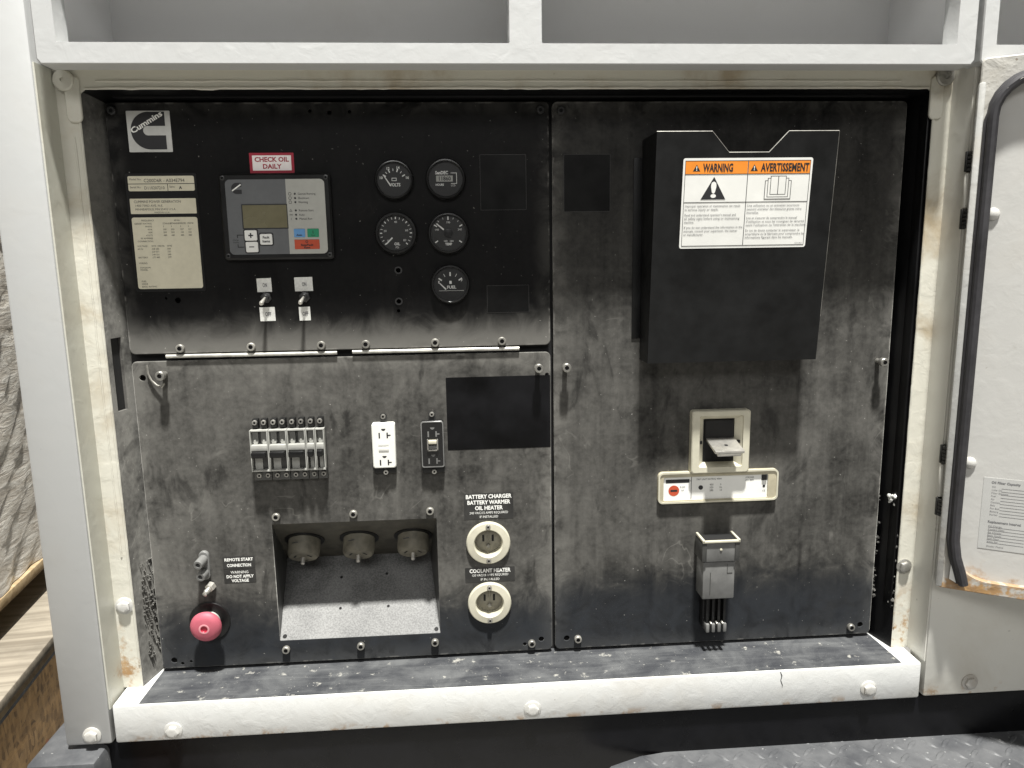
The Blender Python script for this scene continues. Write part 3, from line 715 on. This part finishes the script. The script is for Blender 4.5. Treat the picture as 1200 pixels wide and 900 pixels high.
# ------------------------------------------------------------------ outlet panel: circuit breakers
def breaker(x0, x1, poles, label):
    g = thing('circuit_breaker', label, 'breaker', ((x0+x1)/2, 0, 286), 'circuit breakers in a row')
    a, c = x0+.4, x1-.4
    part('body', MB().box(a, c, 2, -10, 284, 357, .6), 'brk', g)
    part('side_rib', MB().box(a, a+1.1, -9, -19, 299, 357), 'brkw', g); part('side_rib', MB().box(c-1.1, c, -9, -19, 299, 357), 'brkw', g)
    part('top_rib', MB().box(a+1.1, c-1.1, -9, -17, 355.3, 357), 'brkw', g)
    w = (c-a)/poles
    for k in range(poles):
        p0, p1 = a+k*w, a+(k+1)*w
        part('window', MB().box(p0+2, p1-2, -9, -13, 338.5, 354), 'brkp', g)
        part('rating_mark', MB().box(p0+3.5, p1-3, -12.5, -13.6, 336.8, 340.2).box(p0+4.2, p0+6.6, -12.5, -13.6, 340, 343), 'brkw', g)
        inst('terminal_screw', ME_T, g, (p0+p1)/2, -9, 366.5); inst('terminal_screw', ME_T, g, (p0+p1)/2+1.5, -10, 291.5)
        part('terminal_tab', MB().box((p0+p1)/2-4, (p0+p1)/2+4, 2, -9, 358, 371, .8), 'bplastic', g)
    part('band', MB().box(a+1.2, c-1.2, -9, -20, 328.5, 336.5, .5), 'brkw', g)
    part('handle', MB().box(a+2, c-2, -9, -27, 319.5, 328.2, 1.6), 'bplastic', g)
    part('face_label', MB().box(a+3.2, a+3.2+(c-a)*.42, -9, -11.2, 300.5, 318), 'brkw', g)
    part('base_lip', MB().box(a, c, -9, -17, 298.5, 300.3), 'brkw', g)
breaker(156, 180.8, 2, 'two pole circuit breaker at the end nearest the panel edge')
breaker(180.8, 206, 2, 'two pole circuit breaker second from the panel edge')
breaker(206, 231.4, 2, 'two pole circuit breaker next to the single pole breakers')
breaker(231.4, 244.2, 1, 'single pole circuit breaker between a two pole and a single pole breaker')
breaker(244.2, 257, 1, 'single pole circuit breaker at the end nearest the white outlet')

# duplex outlets
def slots(b, x, z, y, flip=1):
    b.slab(rr(x-6.6, x-4.6, z-4, z+4), y+.1, y)                       # straight blade
    b.slab(rr(x+4.4, x+6.4, z-4, z+4), y+.1, y); b.slab(rr(x+6.4, x+10, z-.9, z+.9), y+.1, y)   # T blade
    p = [(x+.3+3*math.cos(R(a)), z+flip*9.6+3*math.sin(R(a))*flip) for a in range(180, 361, 20)]
    b.slab(p, y+.1, y)
def outlet(xc, z0, z1, body, slotm, label):
    g = thing('duplex_outlet', label, 'outlet', (xc, 0, z0))
    part('strap', MB().slab(rr(xc-5, xc+5, z0-12, z1+12, 3), 0, -1.5), 'dsteel', g)
    part('body', MB().slab(rr(xc-16, xc+16, z0, z1, 3), 0, -11, ch=1.2), body, g)
    part('shadow_block', MB().box(xc-15.5, xc+15.5, 0, -6, z0-9, z0-.2, .8), 'bplastic', g)  # dark block standing in for the shadow below the outlet
    b = MB(); zc = (z0+z1)/2; slots(b, xc, zc+15, -11.15); slots(b, xc, zc-24, -11.15)
    part('slot', b, slotm, g)
    inst('screw', ME_T, g, xc, -2, z1+8.5); inst('screw', ME_T, g, xc+1, -6, z0-7)
    return g, zc
g, zc = outlet(336.7, 296, 360, 'gfci', 'ink', 'white duplex wall outlet on the dusty panel')
part('test_button', MB().box(329.5, 343.5, -10.5, -12, zc-.3, zc+5.5, .5), 'gfci', g); part('reset_button', MB().box(329.5, 343.5, -10.5, -12, zc-7, zc-1, .5), 'gfci', g)
g, zc = outlet(404.6, 294.5, 361, 'bgloss', 'grayp', 'black duplex wall outlet with worn metal centre latch')
part('rim', MB().slab(rr(388.8, 420.4, 294.7, 360.8, 3), -10, -11.4, holes=[rr(390.2, 419, 296.2, 359.4, 2.4)]), 'grayp', g)
b = MB().box(397, 412.5, -10.5, -13.5, zc-9, zc-6.8, .4).box(397, 399, -10.5, -13.5, zc-9, zc+8, .4).box(410.5, 412.5, -10.5, -13.5, zc-9, zc+8, .4); part('latch_frame', b, 'steel', g)
part('latch_button', MB().box(399, 410.5, -10.5, -16, zc+1.5, zc+7, 1), 'cream', g); part('lower_button', MB().box(399, 410.5, -10.5, -14, zc-5.5, zc-1, .8), 'grayp', g)

# recessed receptacle box
RB = thing('receptacle_box', 'recessed sloping steel box in the outlet panel holding three twist outlets', 'box', (289, 0, 36))
F = [(172, 1, 215.5), (406, 1, 215.5), (406, 1, 36.5), (172, 1, 36.5)]; K = [(164, 108, 120), (389, 108, 120)]
part('upper_plate', MB().poly([F[0], F[1], K[1], K[0]], [(0, 1, 2, 3)]), 'rec', RB)
b = MB(); b.poly([F[3], F[2], K[1], K[0]], [(0, 1, 2, 3)])
part('lower_plate', b, 'galv', RB)
part('side_wall', MB().poly([F[0], F[3], K[0]], [(0, 1, 2)]), 'brk', RB); part('side_wall', MB().poly([F[1], F[2], K[1]], [(0, 1, 2)]), 'brk', RB)
def on_low(u, t): # point on the lower plate, t=0 at the front lip
    return (u, 1+107*t, 36.5+83.5*t)
ln = Vector((0, -83.5, 107)).normalized()
for u, t in ((255, .34), (327, .34), (252, .72), (322, .74)):
    p = on_low(u, t); part('rivet_hole', MB().lathe([(2.2, .2), (2.2, .5), (.2, .5)], p, ln, 10), 'back', RB)
for u in (178, 400): part('rivet_hole', MB().lathe([(3.2, .2), (3.2, .5), (.2, .5)], on_low(u, .045), ln, 10), 'back', RB)
pn = Vector((0, -95.5, -107)).normalized()
for i, (x, who) in enumerate(((206, 'nearest the red stop button'), (287, 'between the other two in the recess'), (368, 'nearest the round cream inlets'))):
    base = Vector((x, 50, 171.6)); g = thing('twist_outlet', 'round grey twist lock receptacle ' + who, 'outlet', base, 'twist lock receptacles in the recess')
    part('mounting_ring', MB().lathe([(29, 0), (29, 1.5), (25.5, 2)], base, pn, 30), 'bplastic', g)
    bd = part('body', MB().lathe([(23.5, 0), (23.5, 20), (22.6, 24), (20.5, 27), (15, 27.8), (.1, 27.8)], base, pn, 30, cap=False), 'recb', g)
    e = base+pn*27.9; ux = Vector((1, 0, 0)); uz = ux.cross(pn).normalized()
    b = MB()
    for a in (90, 210, 330):
        cpt = e+(ux*math.cos(R(a))+uz*math.sin(R(a)))*12; tdir = (-ux*math.sin(R(a))+uz*math.cos(R(a)))
        rdir = tdir.cross(pn)
        q = [cpt+tdir*sa*5+rdir*sb*1.3+pn*.2 for sa, sb in ((-1, -1), (1, -1), (1, 1), (-1, 1))]
        b.poly([tuple(v) for v in q], [(0, 1, 2, 3)])
    part('slot', b, 'back', bd)
    part('centre_pin', MB().lathe([(3.2, 0), (3.2, 9), (2.2, 10.5)], e, pn, 12), 'zinc', bd)
    upv = Vector((0, pn.z, -pn.y))
    part('maker_mark', MB().tube([tuple(base+pn*12+(ux*math.sin(R(a))+upv*math.cos(R(a)))*23.2) for a in range(-34, -5, 6)], 1.1, 5), 'brk', bd)

# round cream inlets
def inlet(x, z, label):
    g = thing('power_inlet', label, 'outlet', (x, 0, z-32), 'round cream power inlets')
    part('flange', MB().lathe([(32, 0), (32, 3.5), (30.5, 5.5), (21.5, 6.5), (19.8, 4), (19.4, -11)], (x, 0, z), n=44, cap=False), 'cream', g)
    so = part('socket', MB().lathe([(19.4, -10), (16, -9.6), (.1, -9.6)], (x, 0, z), n=30, cap=False), 'inlet', g)
    for dx, dz, w, h in ((-7, 3, 1.5, 5), (7, 3, 1.5, 5)): part('blade_slot', MB().box(x+dx-w, x+dx+w, 10, 9.2, z+dz-h, z+dz+h), 'back', so)
    part('centre_rib', MB().box(x-1, x+1, 9.8, 5, z+3, z+18, .5), 'inlet', so)
    part('ground_pin', MB().lathe([(3.2, -9.8), (3.2, -6), (2, -5)], (x, 0, z-8.5), n=12), 'steel2', so)
    for dz in (26, -25.5): inst('screw', ME_T, g, x, -5.6, z+dz)
inlet(480, 175.5, 'round cream power inlet below the battery charger text'); inlet(480, 82, 'round cream power inlet below the coolant heater text')

# clear lettered labels
def clear(x0, x1, z0, z1, lines, label):
    g = thing('lettered_label', label, 'label', ((x0+x1)/2, 0, z0), 'clear labels with white print')
    part('film', MB().slab(rr(x0, x1, z0, z1, .8, 2), 0, -.25), 'clear', g)
    b = MB()
    for t, z, h, w in lines: b.text(t, (x0+x1)/2, z, h, -.4, w=w, bold=h > 4)
    part('lettering', b, 'white', g)
clear(446, 517.5, 211, 250.5, [('BATTERY CHARGER', 245.5, 5.6, 66), ('BATTERY WARMER', 236.8, 5.6, 62), ('OIL HEATER', 228.3, 5.6, 40), ('240 VAC/15 AMPS REQUIRED', 221, 3.4, 56), ('IF INSTALLED', 215, 3.4, 27)], 'clear label with white print reading BATTERY CHARGER')
clear(445, 518, 114, 137, [('COOLANT HEATER', 132, 5.6, 60), ('120 VAC/15 AMPS REQUIRED', 125.2, 3.4, 54), ('IF INSTALLED', 118.5, 3.4, 28)], 'clear label with white print reading COOLANT HEATER')
clear(100, 145, 151, 170, [('REMOTE START', 165.2, 4.2, 40), ('CONNECTION', 156.5, 4.2, 34)], 'clear label reading REMOTE START CONNECTION')
clear(100, 145, 129.5, 150, [('WARNING', 146, 3.9, 25), ('DO NOT APPLY', 139.6, 4.2, 38), ('VOLTAGE', 133.2, 4.2, 24)], 'clear label reading WARNING DO NOT APPLY VOLTAGE')

# stop button, remote start posts, fitting
es = thing('stop_button', 'faded red mushroom stop button on a black round plate', 'button', (75, 0, 45))
part('plate', MB().lathe([(29, 0), (29, 1.2), (28, 2), (18, 2)], (75, 0, 73.5), n=44), 'bplastic', es)
part('collar', MB().lathe([(15.5, 2), (15.5, 10), (14, 12)], (75, 0, 73.5), n=30), 'brkw', es)
hd = part('head', MB().lathe([(12, 11), (17, 12), (20.8, 14), (22, 17), (21.6, 19.5), (19, 23), (14, 25.2), (7.5, 26)], (75, 0, 73.5), n=44, cap=False), 'estop', es)
part('worn_ring', MB().lathe([(7.5, 26), (6.5, 26.4), (5, 26.2)], (75, 0, 73.5), n=30, cap=False), 'estopl', hd)
part('centre_dot', MB().lathe([(5, 26.2), (4, 24.6), (.1, 24.6)], (75, 0, 73.5), n=24, cap=False), 'red', hd)
rc = thing('remote_start_posts', 'grey two barrel connector post above the stop button', 'connector', (76, 0, 138))
part('bracket', MB().slab(rr(68.5, 82.5, 138, 181, 7), 0, -5, ch=1), 'grayp', rc)
for z, L in ((170, 22), (150, 18)): part('barrel', MB().lathe([(6.6, 4), (6.6, L-3), (6, L), (3.4, L)], (75.5, 0, z), (-.12, -1, -.12), 18, cap=False).lathe([(3.4, L), (3.2, L-6), (.1, L-6)], (75.5, 0, z), (-.12, -1, -.12), 18, cap=False), 'grayp', rc)
ft = thing('brass_fitting', 'small pale metal nipple fitting just above the stop button', 'fitting', (81, 0, 118))
part('hex', MB().lathe([(6.8, 0), (6.8, 7), (5.6, 8)], (82, 0, 128), (-.25, -1, -.3), 6), 'zinc', ft)
part('nipple', MB().lathe([(4, 7), (4, 15), (2.8, 17), (3.4, 20), (1.6, 21)], (82, 0, 128), (-.25, -1, -.3), 16), 'zinc', ft)

# ------------------------------------------------------------------ breaker panel: document holder
tilt = math.atan(30/297)
TX = Matrix.Translation((0, -45, 440)) @ Matrix.Rotation(tilt, 4, 'X')
DH = thing('document_holder', 'black sheet metal document holder with notched top on the tall panel', 'holder', (818, 0, 440))
b = MB(); b.xf = TX
b.slab([(700, 0), (935.5, 0), (935.5, 298.5), (870, 298.5), (846, 273), (794, 273), (771, 298.5), (700, 298.5)], 2, 0)
part('front', b, 'pocket', DH)
b = MB(); b.poly([(700, -44, 440), (700, 0, 440), (700, 0, 738), (700, -73, 737)], [(0, 1, 2, 3)]); part('side', b, 'pocket', DH)
b = MB(); b.poly([(935.5, -44, 440), (935.5, 0, 440), (935.5, 0, 738), (935.5, -73, 737)], [(0, 1, 2, 3)]); part('side', b, 'pocket', DH)
part('bottom', MB().poly([(700, -44.5, 440.4), (935.5, -44.5, 440.4), (935.5, 0, 440.4), (700, 0, 440.4)], [(0, 1, 2, 3)]), 'pocket', DH)
b = MB(); b.xf = TX
for p, q in (((700, 298.6), (771, 298.6)), ((771, 298.6), (794, 273.1)), ((794, 273.1), (846, 273.1)), ((846, 273.1), (870, 298.6)), ((870, 298.6), (935.5, 298.6)), ((935.6, 298.6), (935.6, 60))):
    b.tube([(p[0], .8, p[1]), (q[0], .8, q[1])], .75, 6)
part('pale_edge', b, 'steel2', DH)  # thin paler line along the top, notch and right edge
part('flange_tab', MB().box(688, 700, 0, -2, 470, 715, .5), 'pocket', DH)

WS = thing('warning_sticker', 'white and orange bilingual warning sticker on the document holder', 'sticker', (820, -50, 590))
def TB(): q = MB(); q.xf = TX; return q
zo = lambda z: z-440
x0, x1, z0, z1 = 735.5, 904.5, zo(593.5), zo(706.5); xm = 820
part('backing', TB().slab(rr(x0, x1, z0, z1, 3), 0, -.35), 'paper', WS)
part('header', TB().slab(rr(x0+3.2, xm-.6, z1-19.4, z1-3.6), -.3, -.5).slab(rr(xm+.6, x1-3.2, z1-19.4, z1-3.6), -.3, -.5), 'orange', WS)
b = TB(); Y = -.62
L, Rr, T_, Bm = x0+2.6, x1-2.6, z1-3, z0+3
for q in (rr(L, Rr, T_-.6, T_), rr(L, Rr, Bm, Bm+.6), rr(L, L+.6, Bm, T_), rr(Rr-.6, Rr, Bm, T_), rr(xm-.4, xm+.4, Bm, T_), rr(L, Rr, z1-20, z1-19.3), rr(L, Rr, z1-54.8, z1-54.2)): b.slab(q, -.3, Y)
def tri(cx, cz, h): b.slab([(cx-h*.58, cz-h/2), (cx+h*.58, cz-h/2), (cx, cz+h/2)], -.3, Y)
b.text('WARNING', 781, z1-11.8, 9.4, Y-.1, w=39, bold=True); b.text('AVERTISSEMENT', 868.5, z1-11.8, 9.4, Y-.1, w=63, bold=True)
tri(753, z1-12, 8.2); tri(828, z1-12, 8.2); tri(776.5, z1-37, 28)
bx, bz = 861, z1-37
pages = TB()
for k, (w, za, zb) in enumerate(((17.5, -14.5, 9), (14, -12, 12), (10.4, -8.8, 14.6))):
    b.slab(rr(bx-w, bx+w, bz+za, bz+zb), -.3, Y-.06*k); pages.slab(rr(bx-w+.8, bx+w-.8, bz+za+.8, bz+zb-.8), -.3, Y-.06*k-.03)
part('book_page', pages, 'paper', WS, kind='stuff')
b.slab(rr(bx-.45, bx+.45, bz-8.8, bz+14.6), -.3, Y-.2)
part('ink_marks', b, 'ink', WS)
for ex, ez, eh, ew in ((776.5, z1-39, 18, 1.5), (753, z1-12.6, 5, 1), (828, z1-12.6, 5, 1)): part('exclamation_mark', TB().text('!', ex, ez, eh, -.75, bold=True, sx=ew), 'paper', WS)
b = TB()
en = ['Improper operation or maintenance can result', 'in serious injury or death.', '', "Read and understand operator's manual and", 'all safety signs before using or maintaining', 'machine.', '', 'If you do not understand the information in the', 'manuals, consult your supervisor, the owner', 'or manufacturer.']
fr = ['Une utilisation ou un entretien incorrects', 'peuvent entraîner des blessures graves voire', 'mortelles.', '', "Lire et s'assurer de comprendre le manuel", "d'utilisation et tous les consignes de sécurité", "avant l'utilisation ou l'entretien de la machine.", '', 'En cas de doute contacter le superviseur, le', 'propriétaire ou le fabricant pour comprendre les', 'informations figurant dans les manuels.']
for lines, xx in ((en, L+2), (fr, xm+2)):
    z = z1-59
    for t in lines:
        if t: b.text(t, xx, z, 2.9, Y, 'L', w=len(t)*1.66); z -= 4.5
        else: z -= 2.3
b.text('0326-8427', Rr-2, Bm+2.5, 1.6, Y, 'R')
part('small_print', b, 'inkg', WS)

# main breaker escutcheon, nameplate strip, latch block
MC = thing('main_breaker', 'cream framed main breaker with silver toggle lever', 'breaker', (818, 0, 272))
part('frame', MB().slab(rr(775, 860.5, 272, 364.5, 4), 0, -13, ch=1.5, holes=[rr(786, 850, 281, 357, 3)]), 'cream', MC)
q = MB(); A = rr(786, 850, 281, 357); B_ = rr(795, 841, 286, 350)
q.poly([(x, -10, z) for x, z in A]+[(x, -1, z) for x, z in B_], [(0, 1, 5, 4), (1, 2, 6, 5), (2, 3, 7, 6), (3, 0, 4, 7)])
part('inner_bevel', q, 'cream', MC)
for x in (790, 846): part('square_hole', MB().box(x-1.8, x+1.8, -5, -8.2, 315, 319), 'back', MC)
part('well', MB().box(795, 841, 11, -.8, 286, 350), 'back', MC)
part('well_cover', MB().slab(rr(797, 839, 318, 348.5), -1.2, -3.5, ch=.6), 'bplastic', MC)
b = MB(); b.xf = Matrix.Translation((819, -4, 322)) @ Matrix.Rotation(R(12), 4, 'X'); b.box(-20.5, 22, -42, 4, -4.5, 0, 1.4); b.box(-16, 18, -41, -35, -9, -4, 1)
lv = part('lever', b, 'zinc', MC)
b = MB(); b.xf = Matrix.Translation((819, -4, 322.2)) @ Matrix.Rotation(R(12), 4, 'X'); b.lathe([(2.6, 0), (2.6, .4), (.1, .4)], (1, -24, 0), (0, 0, 1), 12); part('lever_hole', b, 'back', lv)
NP = thing('trip_unit_strip', 'cream strip below the main breaker with white nameplate and round red mark', 'nameplate', (818, 0, 226))
part('frame', MB().slab(rr(729, 908, 226, 273.2, 7), 0, -5.5, ch=1, holes=[rr(737, 893, 230, 265.5, 2)]), 'creamd', NP)
part('rim', MB().slab(rr(729, 908, 226, 273.2, 7), -5, -7, holes=[rr(731.5, 905.5, 228.6, 270.6, 5)]), 'cream', NP)
part('nameplate', MB().slab(rr(737, 893, 230, 265.5), -.2, -3), 'paper', NP)
part('header', MB().slab(rr(741, 776, 256, 261.5), -2.9, -3.2), 'ink', NP)
part('round_mark', MB().lathe([(8, 3), (8, 3.3), (.1, 3.3)], (753, 0, 244.5), n=28), 'redb', NP)
b = MB(); Y = -3.45
b.slab(rr(748, 758, 243, 246), -3.2, Y); b.text('MICROLOGIC', 770, 259, 2, Y)
b.slab(rr(778.5, 779.2, 231, 265), -3, Y); b.text('TRIP UNIT RATING 400A', 805, 260.5, 2.4, Y, w=38); b.slab(circ(793, 248, 3.4, 16), -3, Y)
for x, t in ((809, ('400', '320', '280')), (823, ('Ir', 'Im', '10'))):
    for i, s in enumerate(t): b.text(s, x, 252-4.4*i, 2.6, Y)
b.text('STR22ME', 866, 261, 2.2, Y); b.text('40A 480V', 866, 257, 2.2, Y); b.slab(rr(884, 892, 256, 264), -3, Y); b.slab(circ(888, 247, 2, 12), -3, Y)
b.text('CE', 888, 240, 2.6, Y); b.text('B 200', 766, 250, 2.2, Y); b.text('kA', 766, 245, 2.2, Y)
part('lettering', b, 'ink', NP)
part('latch', MB().box(884.5, 891.5, -3, -5.5, 256.5, 263.5, .6), 'bplastic', NP)

LB = thing('latch_block', 'grey plastic latch block with black ribbed prongs below the trip strip', 'connector', (815, 0, 28))
part('body', MB().box(790.5, 838, 0, -32, 86, 144, 2), 'grayp', LB)
part('lid', MB().box(788.5, 841, -4, -35, 145, 174, 1.5), 'grayp', LB)
part('lid_side', MB().box(787, 794, -3, -36.5, 146, 174.5, 1), 'brk', LB)
part('lid_side', MB().box(835.5, 842.5, -3, -36.5, 146, 174.5, 1), 'brk', LB)
part('rim', MB().box(787, 842.5, -33.5, -38, 175, 178.5, .8).box(787, 790.5, -4, -38, 176, 180, .8).box(839, 842.5, -4, -38, 176, 180, .8), 'cream', LB)
part('cavity', MB().box(790.5, 839, -5, -33, 174, 176), 'back', LB)
part('lid_pip', MB().lathe([(1.8, 35), (1.8, 36.2), (1, 36.6)], (815, 0, 164), n=10), 'cream', LB)
part('molding_line', MB().box(801, 802, -31.8, -32.4, 93, 128).box(826, 834, -31.8, -32.5, 126, 126.8).box(826, 826.8, -31.8, -32.5, 126, 140), 'brk', LB)
part('prong_base', MB().box(797, 832, 0, -16, 34, 88, 1.5), 'bplastic', LB)
for i in range(4):
    x = 801.5+i*8.6
    part('prong', MB().box(x-2, x+2, -16, -25, 44, 87, 1), 'bplastic', LB)
    part('prong_tip', MB().box(x-2.6, x+2.6, -12, -29, 31.5, 45, 1.4), 'grayp', LB)
for i in range(3): part('tip_pip', MB().lathe([(1.5, 26), (1.5, 30), (.8, 31)], (805.8+i*8.6, 0, 47), n=10), 'zinc', LB)

# ------------------------------------------------------------------ open door at the right, swung 30 degrees towards the viewer
DR = thing('open_door', 'open white steel door with black rubber gasket and rusty lower edge', 'door', (1100, -100, 0), rotz=R(-30))
part('skin', MB().slab(rr(0, 560, 122, 819, 6), 24, 20), 'door', DR)
part('rim', MB().slab(rr(0, 560, 122, 819, 6), 20.2, 3, ch=1.5, holes=[rr(15, 540, 139, 801, 46, 9)]), 'doorrim', DR)
part('lip', MB().box(-1.5, 6.5, 1, 20, 124, 790, 2), 'doorlip', DR)
part('inner_panel', MB().slab(rr(12, 545, 130, 805, 20), 20.1, 13), 'door', DR)
gp = [(31, -4, 134), (27, -5, 150), (20, -5, 172), (16.5, -4, 195), (16, -3, 230), (16, -3, 500), (16.5, -3, 745)]
for a in range(0, 91, 15): gp.append((16.5+46-46*math.cos(R(a)), -3, 748+46*math.sin(R(a))))
gp += [(120, -3, 794), (300, -3, 794), (530, -3, 794)]
GK = part('gasket', MB().tube(gp, 6.2, 10), 'rubber', DR)
part('gasket_base', MB().tube([(p[0]+(-5.5 if i < 7 else -3), p[1]+5, p[2]+(0 if i < 7 else 4)) for i, p in enumerate(gp)], 4.2, 8), 'rubber', DR)
part('torn_edge', MB().poly([(15, -2, 176), (23, -2, 134), (14, 0, 138)], [(0, 1, 2), ]), 'paper', DR)
part('gasket_clip', MB().tube([(24, -7, 772), (28, -8, 779), (33, -7, 783), (42, -8, 789), (55, -6, 790)], 1.2, 6), 'zinc', DR)
cb = MB().lathe([(8, 0), (7.4, 2.4), (4.5, 4.4), (1, 5)], (0, 0, 0)).mesh('carriage_bolt', ['boltw'])
for z in (630, 302): inst('carriage_bolt', cb, DR, 27, 13, z)
SH = thing('service_sheet', 'grey service label with a ruled table inside the open door', 'label', (1100, -100, 0), rotz=R(-30))
part('sheet', MB().slab(rr(45, 170, 184, 284), 13.05, 12.5), 'docgrey', SH)
b = MB(); Y = 12.3
b.text('Oil Filter Capacity', 54, 278, 3, Y, 'L', bold=True); z = 272
for t in ('Oil', 'Lube Oil', 'Filter Element', 'Fuel', 'Air', 'Coolant', 'Belt', 'Fan Belt', 'Battery', 'Starter'):
    b.text(t, 55, z, 2.3, Y, 'L'); b.slab(rr(66, 97, z-1.9, z-1.5), 12.5, Y); z -= 4.3
b.slab(rr(97, 97.6, 229, 274), 12.5, Y)
for k in range(10): b.text('FF %d' % (5052+k*37), 100, 272-4.3*k, 2.2, Y, 'L')
b.text('Replacement Interval', 54, 223, 3, Y, 'L', bold=True); z = 217
for t in ('Oil Change', 'Coolant Filter', 'Air Cleaner', 'Belts Hoses', 'Fuel Filter', 'Valve Set'):
    b.text(t, 55, z, 2.3, Y, 'L'); b.slab(rr(55, 97, z-1.9, z-1.5), 12.5, Y); b.text('Month', 100, z, 2.2, Y, 'L'); z -= 4.4
b.text('Dealer Phone', 55, 188.5, 2.4, Y, 'L')
part('lettering', b, 'inkg', SH)
# hinges between door and body panel
HG = thing('door_hinge', 'upper dark ribbed knuckle hinge between enclosure and open door', 'hinge', (1106, -85, 600), 'door hinges')
def hinge(o, zs):
    for z in zs:
        b = MB().box(1101, 1113, -84, -80, z-13, z+13, 1)
        for k in range(5): b.lathe([(6, 0), (6, 3.4), (5, 4.2)], (1107, -88, z-12+5*k), (0, 0, 1), 14)
        part('knuckle', b, 'hinge', o)
    part('leaf', MB().box(1102, 1109, -86, -80.5, min(zs)+14, max(zs)-14, 1.2), 'right', o)
hinge(HG, (697, 625))
HG = thing('door_hinge', 'lower dark ribbed knuckle hinge between enclosure and open door', 'hinge', (1106, -85, 220), 'door hinges')
hinge(HG, (310, 235))

# ------------------------------------------------------------------ wrapped pallet and crate beyond the left corner post
ang = math.atan2(-.1317, .9913)  # edges run back, 7.6 degrees to the left of straight
def place(name, label, cat, x, y, z):
    o = bpy.data.objects.new(name, None); o.empty_display_size = .05; COL.objects.link(o); o.location = (x, y, z); o.rotation_euler.z = -ang; ORG[o.name] = Vector((0, 0, 0)); return tag(o, label, cat)
# local frame: x away from the enclosure = negative, y back along the edge
PL = place('wooden_pallet', 'pale wooden pallet under the stretch wrapped load', 'pallet', -.325, .30, -.011)
for x0 in (-100, -240, -380, -520, -660, -800, -940): part('deck_board', MB().box(x0, x0+100, -400, 1100, 48, 64, 1.5), 'wood', PL)
for y0 in (-400, 290, 1005): part('cross_board', MB().box(-940, 0, y0, y0+95, 36, 47.5, 1), 'wood', PL)
part('edge_board', MB().box(-22, -.5, -300, 1000, 46, 47.8), 'wood', PL)
for y0 in (-398, 295, 1008):
    for x0 in (-150, -520, -930): part('block', MB().box(x0, x0+95, y0, y0+85, .5, 36, 1), 'wood', PL)
WL = place('wrapped_load', 'beige cartons in crinkled clear stretch wrap on the pallet', 'load', -.325, .30, .054)
b = MB(); nx, nz = 60, 60
def wr(j, i):
    y = -390+1480*j/nx; z = .5+1100*i/nz
    return (-6+3*math.sin(y*.031+z*.011)+2*math.sin(y*.083-z*.097)+1.5*random.uniform(-1, 1), y, z)
G = [[b.v(*wr(j, i)) for i in range(nz+1)] for j in range(nx+1)]
for j in range(nx):
    for i in range(nz): b.f([G[j][i], G[j+1][i], G[j+1][i+1], G[j][i+1]])
b.box(-930, -26, -385, 1085, .5, 1098, 8)
part('film', b, 'wrap', WL)
CR = place('wooden_crate', 'strand board crate with pale lumber lid under the pallet', 'crate', -.325, .30, -.75)
part('lid_board', MB().box(-5, 76, -700, 1200, 722, 738.5, 2), 'woodg', CR)
for k in range(6): part('lid_board', MB().box(-170-150*k, -8-150*k, -700, 1200, 722, 738.5, 2), 'woodg', CR)
part('lid_edge', MB().box(68, 72, -700, 1200, 709, 721.5), 'wood', CR)
part('side_sheet', MB().box(52, 66, -690, 1190, 0, 721, 1), 'osb', CR)
part('end_sheet', MB().box(-1060, 51, -690, -676, 0, 721, 1), 'osb', CR)
part('batten', MB().box(66.3, 69, -690, 1190, 699, 708, .8), 'sill', CR)
